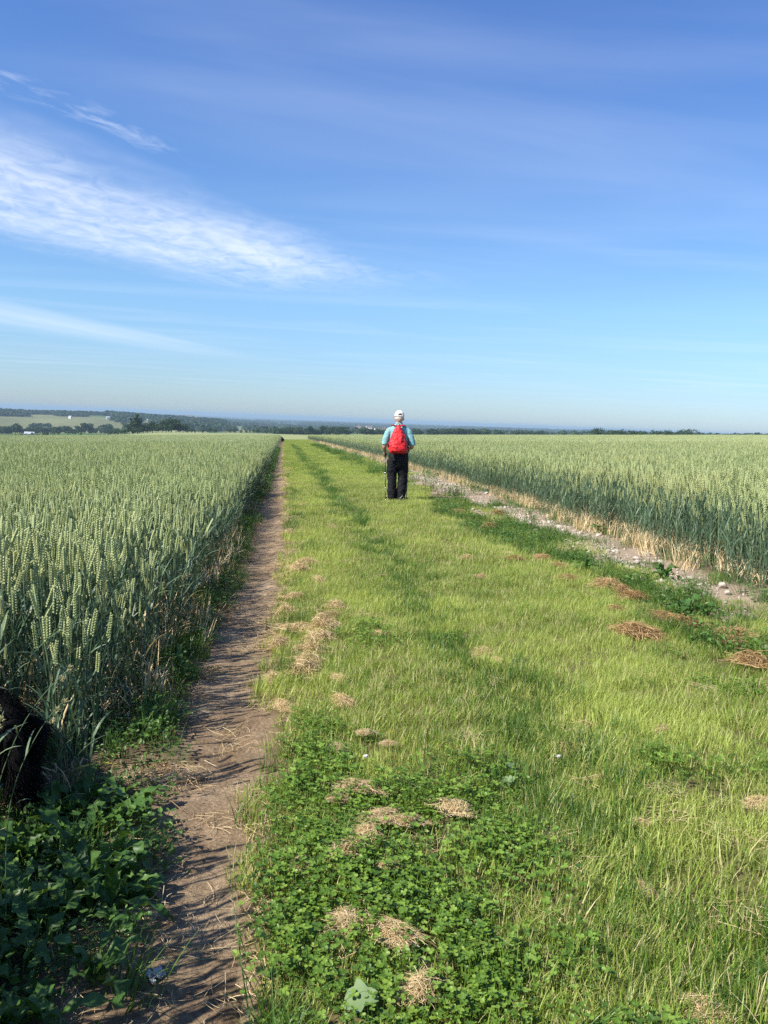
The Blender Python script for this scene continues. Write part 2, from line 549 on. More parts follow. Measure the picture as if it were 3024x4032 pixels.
# the trodden path: a strip of bare earth laid just over the ground, its edges dipping under the verge
def path_edges(y):
    l = np.interp(y, [-2, 1.8, 2.3, 2.7, 3.4, 5.5, 7.4, 15, 30, 140], [-0.34, -0.34, -0.37, -0.39, -0.44, -0.46, -0.44, -0.40, -0.38, -0.38])
    r = np.interp(y, [-2, 1.8, 2.4, 3.4, 5.5, 8.8, 15, 30, 140], [-0.03, -0.03, -0.04, 0.0, 0.0, 0.09, 0.13, 0.15, 0.15])
    return l + (fbm(y * 1.7, y * 0 + 3, 51) - 0.5) * 0.12, r + (fbm(y * 2.1, y * 0 + 8, 52) - 0.5) * 0.14


ys = np.concatenate([np.arange(-2, 9, 0.03), np.geomspace(9, 150, 260)])
us = np.linspace(0, 1, 28)
pl, pr = path_edges(ys)
PX = pl[:, None] + (pr - pl)[:, None] * us[None]
PY = np.repeat(ys[:, None], len(us), 1)
PZ = G(PX, PY) + 0.010 - 0.05 * (np.abs(us - 0.5)[None] * 2) ** 5 + (fbm(PX * 9, PY * 7, 60) - 0.5) * 0.016 + (fbm(PX * 30, PY * 26, 61) - 0.5) * 0.008
pi_ = np.arange(PX.size).reshape(PX.shape)
pf = np.stack([pi_[:-1, :-1], pi_[:-1, 1:], pi_[1:, 1:], pi_[1:, :-1]], -1).reshape(-1, 4)
footpath = obj('footpath', mesh_from('footpath', np.stack([PX, PY, PZ], -1).reshape(-1, 3), pf, [M_PATH], smooth=True))
tag(footpath, 'narrow trodden brown earth footpath beside the left wheat field', 'path', kind='structure')


# ------------------------------------------------------------------ scattering (only for what nobody could count)
def variants(name, meshes):
    c = bpy.data.collections.new(name)
    for i, me in enumerate(meshes):
        c.objects.link(bpy.data.objects.new('%s_%02d' % (name, i), me))
    return c


def scatter(name, x, y, coll, scale, label, cat, tilt=0.06, z=None, rz=None, sink=0.0, seed=1):
    n = len(x)
    rg = np.random.default_rng(seed)
    if z is None: z = G(x, y) - sink
    me = bpy.data.meshes.new(name)
    me.vertices.add(n)
    me.vertices.foreach_set('co', np.stack([x, y, z], -1).astype(np.float32).ravel())
    rot = np.stack([rg.normal(0, tilt, n), rg.normal(0, tilt, n), rg.uniform(0, 6.283, n) if rz is None else rz], -1)
    me.attributes.new('rot', 'FLOAT_VECTOR', 'POINT').data.foreach_set('vector', rot.astype(np.float32).ravel())
    me.attributes.new('scl', 'FLOAT', 'POINT').data.foreach_set('value', (np.ones(n) * scale).astype(np.float32))
    me.attributes.new('idx', 'INT', 'POINT').data.foreach_set('value', rg.integers(0, len(coll.objects), n).astype(np.int32))
    o = obj(name, me)
    tag(o, label, cat, kind='stuff')
    ng = bpy.data.node_groups.new(name, 'GeometryNodeTree')
    ng.interface.new_socket('Geometry', in_out='INPUT', socket_type='NodeSocketGeometry')
    ng.interface.new_socket('Geometry', in_out='OUTPUT', socket_type='NodeSocketGeometry')
    N, L = ng.nodes, ng.links
    gi, go = N.new('NodeGroupInput'), N.new('NodeGroupOutput')
    ci = N.new('GeometryNodeCollectionInfo')
    ci.inputs['Collection'].default_value = coll
    ci.inputs['Separate Children'].default_value = True
    ci.inputs['Reset Children'].default_value = True
    ip = N.new('GeometryNodeInstanceOnPoints')
    ip.inputs['Pick Instance'].default_value = True

    def na_(nm, ty):
        a = N.new('GeometryNodeInputNamedAttribute'); a.data_type = ty; a.inputs['Name'].default_value = nm
        return a.outputs['Attribute']
    e2r = N.new('FunctionNodeEulerToRotation')
    L.new(na_('rot', 'FLOAT_VECTOR'), e2r.inputs[0])
    L.new(gi.outputs[0], ip.inputs['Points'])
    L.new(ci.outputs[0], ip.inputs['Instance'])
    L.new(na_('idx', 'INT'), ip.inputs['Instance Index'])
    L.new(e2r.outputs[0], ip.inputs['Rotation'])
    L.new(na_('scl', 'FLOAT'), ip.inputs['Scale'])
    L.new(ip.outputs[0], go.inputs[0])
    md = o.modifiers.new('scatter', 'NODES')
    md.node_group = ng
    return o


# ------------------------------------------------------------------ wheat
def blade(mb, p, az, length, width, rise, droop, seg=5, t=0.5, m=0, twist=0.0, fold=0.0):
    """a tapering leaf that rises, arches over and droops"""
    s = np.linspace(0, 1, seg + 1)
    ang = rise - droop * s ** 1.3
    st = length / seg
    h = np.concatenate([[0], np.cumsum(np.cos(ang[:-1]) * st)]); v = np.concatenate([[0], np.cumsum(np.sin(ang[:-1]) * st)])
    d = np.array([math.cos(az), math.sin(az), 0]); q0 = np.array([-math.sin(az), math.cos(az), 0])
    w = width * np.clip(np.minimum(1, 0.45 + s * 4) * (1 - s ** 2.2), 0.02, 1) * 0.5
    cen_ = np.asarray(p) + h[:, None] * d + v[:, None] * np.array([0, 0, 1])
    tw = twist * s
    q = np.cos(tw)[:, None] * q0 + np.sin(tw)[:, None] * np.array([0, 0, 1])
    L_, R__ = cen_ - q * w[:, None], cen_ + q * w[:, None]
    vv = np.empty((2 * (seg + 1), 3)); vv[0::2] = L_; vv[1::2] = R__
    mb.add(vv, [(2 * i, 2 * i + 1, 2 * i + 3, 2 * i + 2) for i in range(seg)], t, m)


def tube(mb, pts, rad, sides=3, t=0.5, m=0):
    pts = np.asarray(pts, float); n = len(pts)
    rad = np.ones(n) * rad
    tan = np.gradient(pts, axis=0); tan /= np.linalg.norm(tan, axis=1)[:, None] + 1e-9
    ref = np.array([1.0, 0.13, 0.07]) if abs(tan[0][0]) < 0.8 else np.array([0.1, 1.0, 0.1])
    a = np.cross(tan, ref); a /= np.linalg.norm(a, axis=1)[:, None]
    b = np.cross(tan, a)
    th = np.arange(sides) / sides * 2 * math.pi
    v = pts[:, None] + rad[:, None, None] * (np.cos(th)[None, :, None] * a[:, None] + np.sin(th)[None, :, None] * b[:, None])
    f = []
    for i in range(n - 1):
        for k in range(sides):
            f.append((i * sides + k, i * sides + (k + 1) % sides, (i + 1) * sides + (k + 1) % sides, (i + 1) * sides + k))
    if sides > 4:
        f.append(tuple(range(sides - 1, -1, -1))); f.append(tuple((n - 1) * sides + k for k in range(sides)))
    mb.add(v.reshape(-1, 3), f, t, m)


OCT = [(0, 2, 4), (2, 1, 4), (1, 3, 4), (3, 0, 4), (2, 0, 5), (1, 2, 5), (3, 1, 5), (0, 3, 5)]


def kernel(mb, c, ax, side, up_n, l, w, d, t, m):
    """a plump spikelet: a stretched octahedron along ax"""
    mid = c + ax * l * 0.4
    mb.add([mid + side * w, mid - side * w, mid + up_n * d, mid - up_n * d, c + ax * l, c], OCT, [t * 0.9, t * 0.9, t, t, min(1, t + .25), t * .6], m)


def stem_line(rg, h, lean, az, n=6):
    s = np.linspace(0, 1, n)
    off = lean * s ** 1.8
    return np.stack([off * math.cos(az), off * math.sin(az), s * h], -1)


def ear(mb, rg, base, ax, length, lod, m=0):
    side = np.cross(ax, [math.cos(rg.uniform(0, 6.3)), math.sin(rg.uniform(0, 6.3)), 0.01]); side /= np.linalg.norm(side)
    nrm = np.cross(ax, side)
    t0 = rg.uniform(0.25, 0.75)
    bend = nrm * rg.uniform(-0.2, 0.2) + side * rg.uniform(-0.2, 0.2)
    if lod == 0:
        n = 10
        for i in range(n):
            f = (i + 0.4) / n
            p = base + ax * length * f * 0.93 + bend * length * f * f * 0.5
            wd = 1.0 if 0.1 < f < 0.8 else 0.75
            for sgn in (-1, 1):
                q = p + ax * (length / n * 0.5 if sgn > 0 else 0)
                a2 = ax * 0.88 + side * sgn * 0.42; a2 = a2 / np.linalg.norm(a2)
                kernel(mb, q + side * sgn * 0.0022, a2, np.cross(a2, nrm), nrm, 0.0185 * wd, 0.0047, 0.0066, float(np.clip(t0 + rg.normal(0, .1), 0, 1)), m)
    elif lod == 1:
        k = 5
        for sgn in (-1, 1):
            for i in range(k):
                f = (i + (0.5 if sgn > 0 else 0)) / k
                p = base + ax * length * f * 0.9 + bend * length * f * f * 0.5
                a2 = ax * 0.94 + side * sgn * 0.3
                mb.add([p + nrm * 0.0052, p - nrm * 0.0052, p + side * sgn * 0.0108 + ax * 0.014, p + a2 * 0.03],
                       [(0, 1, 2), (0, 2, 3), (2, 1, 3)], [t0 * .7, t0 * .7, t0, min(1, t0 + .2)], m)
    else:
        p1 = base + ax * length * 0.45; p2 = base + ax * length + bend * length * .5
        mb.add([base, p1 + side * .0105, p1 - side * .0105, p1 + nrm * .0085, p1 - nrm * .0085, p2],
               [(0, 3, 1), (0, 1, 4), (0, 4, 2), (0, 2, 3), (5, 1, 3), (5, 4, 1), (5, 2, 4), (5, 3, 2)], [t0 * .6, t0, t0, t0, t0, min(1, t0 + .2)], m)


def stalk_parts(rg, lod=0, h=None):
    """returns stem, ear, [leaves] as separate builders"""
    h = rg.uniform(0.66, 0.74) if h is None else h
    lean = abs(rg.normal(0, 0.05)); az = rg.uniform(0, 6.28)
    ln = stem_line(rg, h, lean, az, 6 if lod == 0 else 3)
    st = MB(); er = MB(); lv = []
    tube(st, ln, np.linspace(0.0022, 0.0014, len(ln)), 4 if lod == 0 else 3, rg.uniform(0.3, 0.95), 1)
    ax = ln[-1] - ln[-2]; ax = ax / np.linalg.norm(ax)
    ax = ax + np.array([rg.normal(0, .12), rg.normal(0, .12), 0]); ax /= np.linalg.norm(ax)
    ear(er, rg, ln[-1], ax, rg.uniform(0.09, 0.122), lod)
    for k, fr in enumerate((0.70, 0.52, 0.36, 0.14, 0.08)[: 5 if lod == 0 else (4 if lod == 1 else 2)]):
        lb = MB()
        j = np.array([np.interp(fr, np.linspace(0, 1, len(ln)), ln[:, c]) for c in range(3)])
        if fr < 0.2:
            blade(lb, j, rg.uniform(0, 6.28), rg.uniform(.1, .2), rg.uniform(.006, .01), rg.uniform(.7, 1.4), rg.uniform(1.2, 2.8), 4, rg.uniform(.1, .9), 2)
        else:
            dry = fr < 0.5 and rg.random() < 0.25
            blade(lb, j, rg.uniform(0, 6.28), rg.uniform(.16, .26), rg.uniform(.009, .014), rg.uniform(1.0, 1.4), rg.uniform(.2, 1.7), 6 if lod == 0 else 3,
                  rg.uniform(.1, .85), 2 if dry else 1, rg.uniform(-1.2, 1.2))
        lv.append(lb)
    return st, er, lv


WM = [M_EAR, M_STRAWG, M_DRY]


def merged(parts, off=(0, 0, 0), into=None, rot=0.0, s=1.0):
    mb = into or MB()
    c_, s_ = math.cos(rot), math.sin(rot)
    Rm = np.array([[c_, -s_, 0], [s_, c_, 0], [0, 0, 1]]) * s
    for p in parts:
        v = np.concatenate(p.v) @ Rm.T + np.asarray(off)
        t = np.concatenate(p.t)
        base = mb.n
        mb.v.append(v); mb.t.append(t); mb.f += [tuple(i + base for i in q) for q in p.f]; mb.m += p.m; mb.n += len(v)
    return mb


rg = np.random.default_rng(3)
near_stalks = []
for i in range(14):
    a, b, c = stalk_parts(rg, 0)
    near_stalks.append(merged([a, b] + c).mesh('wheat_stalk_mesh', WM))
VS0 = variants('wheat_near_variant', near_stalks)
mid_stalks = []
for i in range(10):
    a, b, c = stalk_parts(rg, 1)
    mid_stalks.append(merged([a, b] + c).mesh('wheat_stalk_mid', WM))
VS1 = variants('wheat_mid_variant', mid_stalks)


def wheat_patch(rg, size, n, lod):
    mb = MB()
    protos = []
    for _ in range(12):
        a, b, c = stalk_parts(rg, lod)
        protos.append([a, b] + c)
    for k in range(n):
        merged(protos[int(rg.integers(12))], (rg.uniform(-.5, .5) * size, rg.uniform(-.5, .5) * size, rg.normal(0, .035)), mb, rg.uniform(0, 6.28), rg.uniform(.92, 1.07))
    return mb.mesh('wheat_patch', WM)


VP1 = variants('wheat_patch_mid', [wheat_patch(rg, 1.0, 250, 1) for _ in range(3)])
VP2 = variants('wheat_patch_far', [wheat_patch(rg, 2.0, 640, 2) for _ in range(3)])


def left_edge(y):
    e = np.interp(y, [-3, 1.9, 2.3, 2.45, 3.3, 3.6, 5, 10, 30, 200], [-0.58, -0.59, -0.66, -1.30, -1.18, -0.70, -0.64, -0.60, -0.56, -0.52])
    return e + (fbm(y * 1.3, y * 0 + 1, 71) - 0.5) * 0.26


def wheat_field(side):
    """stalk positions, dense and individual near the camera, in patches farther on"""
    rg = np.random.default_rng(20 + side)
    D1, D2 = 13.0, 42.0
    if side == 0:
        x0, x1, y0, y1 = -9.0, -0.3, -1.0, 14.0
    else:
        x0, x1, y0, y1 = 3.4, 13.0, 1.5, 20.0
    n = int((x1 - x0) * (y1 - y0) * 360)
    x = rg.uniform(x0, x1, n); y = rg.uniform(y0, y1, n)
    edge = left_edge(y) if side == 0 else right_edge(y) + (fbm(y * 1.2, y * 0, 72) - 0.5) * 0.4
    dist_in = (edge - x) if side == 0 else (x - edge)
    d = np.hypot(x, y)
    keep = (dist_in > 0) & (d < D1 + (4 if side else 0))
    # thin the very rim a little so that it reads ragged
    keep &= rg.random(n) < np.clip(0.8 + dist_in * 2.2, 0, 1) * np.clip(.35 + 1.5 * fbm(x * 2.6, y * 2.6, 36), .45, 1)
    vis = in_view(x, y, G(x, y) + 0.5, 0.15, 1.8)
    aa, bb_, dd_ = to_cam(x, y, G(x, y) + .45)
    keep &= ~((y < 2.7) & (side == 0) & (np.abs(aa) < .47 * np.maximum(dd_, .05) + .05))   # trampled gap where the dog stands
    keep &= vis | ((d < 5.5) & (side == 0) & (dist_in < 1.0))
    return x[keep], y[keep], dist_in[keep]


def crop_scale(x, y, din, rg):
    return (1.0 + (fbm(x * .5, y * .5, 33) - .5) * .12 + rg.normal(0, .05, len(x))) * np.where((din < 0.28) & (y > 2.6), rg.uniform(.62, 1.06, len(x)), 1.0)


lx, ly, ld = wheat_field(0)
rx_, ry_, rd = wheat_field(1)
rg = np.random.default_rng(44)
# the stalks that show largest become things of their own
a_, b_, d_ = to_cam(lx, ly, G(lx, ly) + 0.72)
big = np.where((d_ > 0.5) & (np.abs(a_ / d_) < 0.45) & (np.abs(b_ / d_) < 0.6))[0]
big = big[np.argsort(d_[big])][:230]
rest = np.setdiff1d(np.arange(len(lx)), big)
sl = crop_scale(lx, ly, ld, rg)
ln_ = rest[np.hypot(lx[rest], ly[rest]) < 7.5]; lf = rest[np.hypot(lx[rest], ly[rest]) >= 7.5]
scatter('wheat_crop', lx[ln_], ly[ln_], VS0, sl[ln_], 'green ripening wheat crop standing left of the footpath', 'wheat', 0.09, seed=2)
scatter('wheat_crop', lx[lf], ly[lf], VS1, sl[lf], 'green wheat crop farther along the left of the footpath', 'wheat', 0.08, seed=3)
sr = crop_scale(rx_, ry_, rd, rg)
scatter('wheat_crop', rx_, ry_, VS1, sr, 'blue-green wheat crop behind the stony margin on the right', 'wheat', 0.08, seed=4)


def patch_field(name, d0, d1, step, coll, label, seed, sides):
    rg = np.random.default_rng(seed)
    g = np.arange(-110, 120, step)
    X, Y = np.meshgrid(g, np.arange(0, 190, step))
    x = (X + rg.uniform(-.15, .15, X.shape) * step).ravel(); y = (Y + rg.uniform(-.15, .15, X.shape) * step).ravel()
    d = np.hypot(x, y)
    h = step * 0.5
    inl = (x < left_edge(y) - h) if 0 in sides else np.zeros(len(x), bool)
    inr = (x > right_edge(y) + h) if 1 in sides else np.zeros(len(x), bool)
    k = (d >= d0) & (d < d1) & (inl | inr) & in_view(x, y, G(x, y), 0.12, step * 1.5)
    x, y = x[k], y[k]
    scatter(name, x, y, coll, rg.uniform(.97, 1.05, len(x)) * (1 + (fbm(x * .12, y * .12, 34) - .5) * .1), label, 'wheat', 0.015, rz=rg.integers(0, 4, len(x)) * math.pi / 2, seed=seed)


patch_field('wheat_crop', 12.6, 44, 1.0, VP1, 'pale green wheat in the middle of the left field', 61, (0,))
patch_field('wheat_crop', 16.6, 44, 1.0, VP1, 'pale green wheat in the middle of the right field', 62, (1,))
patch_field('wheat_crop', 43, 176, 2.0, VP2, 'far pale wheat reaching the crest of the left field', 63, (0,))
patch_field('wheat_crop', 43, 176, 2.0, VP2, 'far pale wheat reaching the crest of the right field', 64, (1,))
# field rims beyond the near zone: single stalks so that the edges stay ragged
for side, lab in ((0, 'wheat rim running beside the far footpath'), (1, 'wheat rim running beside the far grass strip')):
    rg = np.random.default_rng(90 + side)
    n = 26000
    y = 11.5 + (170 - 11.5) * rg.random(n) ** 2.2
    w = np.where(y < 43, 0.8, 1.6)
    din = rg.uniform(0, 1, n) * w
    e = left_edge(y) if side == 0 else right_edge(y) + (fbm(y * 1.2, y * 0, 72) - 0.5) * 0.4
    x = e - din if side == 0 else e + din
    k = np.hypot(x, y) > (13.0 if side == 0 else 17.0)
    scatter('wheat_crop', x[k], y[k], VS1, crop_scale(x[k], y[k], din[k], rg), lab, 'wheat', 0.09, seed=91 + side)

# single wheat stalks at the front of the left field
rg = np.random.default_rng(8)
KITS = []
for i in range(10):
    a, b, c = stalk_parts(rg, 0)
    KITS.append((a.mesh('wheat_stem', WM), b.mesh('wheat_ear', WM), [q.mesh('wheat_leaf', WM) for q in c]))


def wheat_stalk(x, y, s, rz, label, group, tilt=(0, 0)):
    k = KITS[int(rg.integers(len(KITS)))]
    r = empty('wheat_stalk', (x, y, float(G(x, y)) - 0.01), rz)
    r.rotation_euler = (tilt[0], tilt[1], rz)
    r.scale = (s, s, s)
    tag(r, label, 'wheat', group)
    obj('stem', k[0], r); obj('ear', k[1], r)
    for q in k[2]: obj('leaf', q, r)


for i in big:
    wheat_stalk(lx[i], ly[i], float(sl[i]), rg.uniform(0, 6.28), 'tall green wheat stalk standing at the front of the left field by the black dog',
                'front wheat stalks of the left field', (rg.normal(0, .07), rg.normal(0, .07)))
for k in range(22):     # the clump that has strayed out of the field beside the path
    an, q = rg.uniform(0, 6.28), 0.075 * math.sqrt(rg.random())
    wheat_stalk(-0.715 + q * math.cos(an), 2.98 + q * math.sin(an), rg.uniform(.7, 1.03), rg.uniform(0, 6.28),
                'wheat stalk in the stray clump between the black dog and the footpath', 'stray clump of wheat stalks', (rg.normal(0, .07), rg.normal(0.03, .07)))
for (cx_, cy_, n_) in ((-0.64, 6.1, 9), (-0.60, 8.9, 10)):
    for k in range(n_):
        wheat_stalk(cx_ + rg.normal(0, .05), cy_ + rg.normal(0, .08), rg.uniform(.8, 1.0), rg.uniform(0, 6.28),
                    'wheat stalk in a ragged tuft leaning out of the left field edge', 'ragged wheat tufts at the path edge', (rg.normal(0, .06), rg.normal(0.06, .06)))


# ------------------------------------------------------------------ grass, clover, weeds
def grass_clump(rg, n, rad, h0, h1, w0, w1, seg=3, lean=0.5, mats=(M_GRASS,), straw=0.07):
    """many blades at once"""
    q = rad * np.sqrt(rg.random(n)); an = rg.uniform(0, 6.283, n)
    base = np.stack([q * np.cos(an), q * np.sin(an), np.zeros(n) - 0.01], -1)
    az = rg.uniform(0, 6.283, n); h = rg.uniform(h0, h1, n); w = rg.uniform(w0, w1, n) * 0.5
    out = np.abs(rg.normal(0, lean, n)) * h
    d = np.stack([np.cos(az), np.sin(az), np.zeros(n)], -1); p = np.stack([-np.sin(az), np.cos(az), np.zeros(n)], -1)
    s = np.linspace(0, 1, seg + 1)
    cen_ = base[:, None] + d[:, None] * (out[:, None] * s[None] ** 1.9)[..., None]
    cen_[..., 2] += h[:, None] * (s[None] - 0.25 * (out / h)[:, None].clip(0, 1.5) * s[None] ** 2.5)
    ww = w[:, None] * (1 - s[None] ** 2.0).clip(0.03)
    V = np.stack([cen_ - p[:, None] * ww[..., None], cen_ + p[:, None] * ww[..., None]], 2).reshape(n, -1, 3)
    nv = V.shape[1]
    ff = np.array([(2 * i, 2 * i + 1, 2 * i + 3, 2 * i + 2) for i in range(seg)])
    Fc = (ff[None] + (np.arange(n) * nv)[:, None, None]).reshape(-1, 4)
    t = np.where(rg.random(n) < straw, rg.uniform(.85, 1, n), rg.uniform(0, .8, n))
    return mesh_from('grass_clump', V.reshape(-1, 3), Fc, mats, None, np.repeat(t, nv))


rg = np.random.default_rng(15)
VG_NEAR = variants('grass_near', [grass_clump(rg, 150, .10, .025, .075, .0018, .0036, 3, .55, straw=.26) for _ in range(6)])
VG_FAR = variants('grass_far', [grass_clump(rg, 260, .32, .03, .08, .005, .009, 2, .5, straw=.12) for _ in range(5)])
VG_LONG = variants('grass_long', [grass_clump(rg, 46, .06, .08, .21, .0025, .005, 4, .75, (M_GRASSD,), .06) for _ in range(6)])
VG_LUSH = variants('grass_lush', [grass_clump(rg, 110, .10, .04, .10, .002, .004, 3, .7, (M_GRASSD,), .05) for _ in range(5)])


def straw_clump(rg, n, rad, height, lmin, lmax, wd, m, name):
    """loose dry stems lying across one another, in a few ragged heaps"""
    mb = MB()
    subs = [(rg.uniform(0, 6.28), rad * rg.uniform(.05, .85)) for _ in range(4)]
    for _ in range(n):
        an, q = subs[int(rg.integers(len(subs)))]
        px_, py_ = q * math.cos(an) + rg.normal(0, rad * .3), q * math.sin(an) + rg.normal(0, rad * .3)
        q, an = math.hypot(px_, py_), math.atan2(py_, px_)
        z = height * math.exp(-(q / rad) ** 2 * 1.2) * rg.random() * 1.1 + 0.004
        az = rg.uniform(0, 6.28); l = rg.uniform(lmin, lmax)
        pts = []
        b = rg.normal(0, .35); u = rg.normal(0, .22)
        for s in np.linspace(-.5, .5, 4):
            pts.append((q * math.cos(an) + math.cos(az + b * s) * l * s, q * math.sin(an) + math.sin(az + b * s) * l * s,
                        max(0.002, z + u * l * s - abs(s) * height * .5)))
        pts = np.array(pts)
        dd = np.array([-math.sin(az), math.cos(az), rg.normal(0, .6)]); dd /= np.linalg.norm(dd)
        v = np.empty((8, 3)); v[0::2] = pts - dd * wd * .5; v[1::2] = pts + dd * wd * .5
        mb.add(v, [(0, 1, 3, 2), (2, 3, 5, 4), (4, 5, 7, 6)], rg.uniform(0, 1))
    return mb.mesh(name, [m])


VSTRAW = variants('straw_litter', [straw_clump(rg, 46, .13, .012, .03, .12, .0015, M_DRY, 'straw_litter') for _ in range(5)])


VSTRAWR = variants('brown_litter', [straw_clump(rg, 60, .12, .014, .02, .09, .0016, M_RUSTY, 'brown_litter') for _ in range(4)])


def disc_leaf(mb, c, d, nrm, w, l, t, m=0, fold=0.15):
    """a folded oval leaflet of eight faces"""
    d = d / np.linalg.norm(d); s = np.cross(nrm, d); s /= np.linalg.norm(s) + 1e-9
    n = np.cross(d, s)
    pr = [(0, 0.0), (.28, .38), (.62, .5), (.9, .32)]
    v = [c]
    for (a, b) in pr[1:]:
        v += [c + d * l * a + s * w * b + n * w * fold, c + d * l * a, c + d * l * a - s * w * b + n * w * fold]
    v.append(c + d * l * .97)
    f = [(0, 2, 1), (0, 3, 2), (1, 2, 5, 4), (2, 3, 6, 5), (4, 5, 8, 7), (5, 6, 9, 8), (7, 8, 10), (8, 9, 10)]
    mb.add(v, f, t, m)


def clover_clump(rg, n=34, rad=.09):
    mb = MB()
    for _ in range(n):
        q = rad * math.sqrt(rg.random()); an = rg.uniform(0, 6.28)
        h = rg.uniform(.025, .07)
        top = np.array([q * math.cos(an) + rg.normal(0, .01), q * math.sin(an) + rg.normal(0, .01), h])
        tube(mb, [(top[0] * .8, top[1] * .8, -.01), top * np.array([.95, .95, .6]), top], .0008, 3, .6)
        a0 = rg.uniform(0, 6.28); t = rg.uniform(.05, .95); sz = rg.uniform(.006, .0115)
        tl = np.array([rg.normal(0, .25), rg.normal(0, .25), 1])
        for k in range(3):
            a = a0 + k * 2.094
            d = np.array([math.cos(a), math.sin(a), rg.uniform(-.1, .35)])
            disc_leaf(mb, top, d, tl, sz * 1.0, sz * 1.05, float(np.clip(t + rg.normal(0, .08), 0, 1)), 0, .12)
    return mb.mesh('clover_clump', [M_CLOVER])


def weed_clump(rg, n=26, rad=.10, sz=(.012, .032)):
    mb = MB()
    for _ in range(n):
        a = rg.uniform(0, 6.28); l = rg.uniform(*sz)
        q = rad * math.sqrt(rg.random()); an = rg.uniform(0, 6.28)
        c = np.array([q * math.cos(an), q * math.sin(an), rg.uniform(.015, .11)])
        tube(mb, [(c[0] * .5, c[1] * .5, -.01), c], .0009, 3, .5)
        disc_leaf(mb, c, np.array([math.cos(a), math.sin(a), rg.uniform(-.4, .5)]), np.array([rg.normal(0, .3), rg.normal(0, .3), 1]), l * .6, l, rg.uniform(0, 1), 0, .14)
    return mb.mesh('weed_clump', [M_WEED])


rg = np.random.default_rng(16)
VCLOVER = variants('clover', [clover_clump(rg) for _ in range(6)])
VWEED = variants('weed', [weed_clump(rg) for _ in range(6)])


def area(x0, x1, y0, y1, dens, seed, p=None, grow=1.7):
    """random points on a rectangle; p thins them"""
    rg = np.random.default_rng(seed)
    n = int((x1 - x0) * (y1 - y0) * dens)
    x = rg.uniform(x0, x1, n); y = rg.uniform(y0, y1, n)
    k = in_view(x, y, G(x, y), .08, grow)
    if p is not None: k &= rg.random(n) < p(x, y)
    return x[k], y[k]


def verge_l(y):
    return path_edges(y)[1] - 0.03


def mown_p(x, y):
    base = sstep(0.0, 0.10, x - verge_l(y)) * sstep(3.6, 2.6, x + (fbm(x * 2, y * 2, 81) - .5) * .8)
    clov = clover_p(x, y)
    thin = 0.42 + 0.75 * fbm(x * 2.4, y * 1.6, 82)
    return base * (1 - .68 * clov) * thin


def clover_p(x, y):
    core = sstep(1.0, 0.35, np.hypot((x - 0.24) / 0.66, (y - 2.25) / 1.35) + (fbm(x * 4, y * 4, 83) - .5) * 1.1)
    side = sstep(0.34, 0.1, x - verge_l(y)) * sstep(4.4, 3.2, y) * .8
    spots = sstep(.66, .74, fbm(x * 1.7 + 5, y * 1.7, 84)) * .55
    return np.clip(np.maximum(np.maximum(core, side), spots), 0, 1) * sstep(0.05, 0.10, x - verge_l(y))


rg = np.random.default_rng(17)
x, y = area(-.15, 3.9, 1.2, 8.0, 205, 101, mown_p)
scatter('mown_grass', x, y, VG_NEAR, rg.uniform(.75, 1.25, len(x)) * (0.8 + .5 * fbm(x * 1.4, y * 1.1, 85)), 'short mown yellow-green grass of the wide strip beside the path', 'grass', .12, seed=5)
x, y = area(-.05, 4.0, 7.6, 26.0, 62, 102, mown_p)
scatter('mown_grass', x, y, VG_NEAR, rg.uniform(1.1, 1.7, len(x)), 'mown grass strip around the walker', 'grass', .1, seed=6)
x, y = area(0., 4.2, 25, 160, 14, 103, lambda x, y: sstep(0.02, .2, x - verge_l(y)) * sstep(4.35, 3.7, x))
scatter('mown_grass', x, y, VG_FAR, rg.uniform(.8, 1.25, len(x)), 'mown grass strip running down to the crest', 'grass', .06, seed=7)
x, y = area(-.15, 3.0, 1.2, 5.5, 250, 104, clover_p)
scatter('clover_patch', x, y, VCLOVER, rg.uniform(.75, 1.3, len(x)), 'dense bright clover patch growing at the path edge', 'clover', .15, seed=8)
x, y = area(.2, 3.5, 1.5, 12, 16, 105, lambda x, y: sstep(.5, .75, fbm(x * 1.3, y * 1.3, 86)))
scatter('clover_patch', x, y, VCLOVER, rg.uniform(.6, 1.0, len(x)), 'scattered clover among the mown grass', 'clover', .15, seed=9)
# longer lush grass: in the wheel rut, on the path's rim and through the right-hand border
def rut_p(x, y):
    w = np.exp(-((x - 1.08 - (fbm(y * .6, y * 0, 87) - .5) * .3) / np.interp(y, [3, 12, 40], [.24, .17, .13])) ** 2)
    return w * (.35 + .9 * sstep(.35, .6, fbm(x * 1.5, y * .9, 88)))
x, y = area(.4, 1.9, 1.4, 12, 95, 106, rut_p)
scatter('rut_grass', x, y, VG_LUSH, rg.uniform(.8, 1.35, len(x)), 'darker longer grass along the wheel rut', 'grass', .2, seed=10)
x, y = area(.4, 1.9, 12, 90, 55, 107, rut_p)
scatter('rut_grass', x, y, VG_LUSH, rg.uniform(1.1, 1.8, len(x)), 'dark line of grass in the far wheel rut', 'grass', .2, seed=11)
x, y = area(-.15, .5, 1.3, 26, 60, 108, lambda x, y: np.exp(-((x - verge_l(y) - .10) / .10) ** 2) * (.15 + sstep(.45, .65, fbm(x * 2, y * 1.3, 89))))
scatter('verge_grass', x, y, VG_LONG, rg.uniform(.45, .95, len(x)), 'long grass tufts hanging over the right rim of the footpath', 'grass', .25, seed=12)
def border_p(x, y):
    k = x + (fbm(x * 1.2, y * .9, 90) - .5) * 1.3
    return (sstep(2.5, 2.8, k) * sstep(3.45, 2.95, k) + .10 * sstep(2.9, 3.2, x) * sstep(4.5, 4.1, x)) * (.35 + .65 * sstep(.4, .6, fbm(x * 2.2, y * 1.6, 96)))
x, y = area(2.3, 4.6, 2.0, 16, 60, 109, border_p)
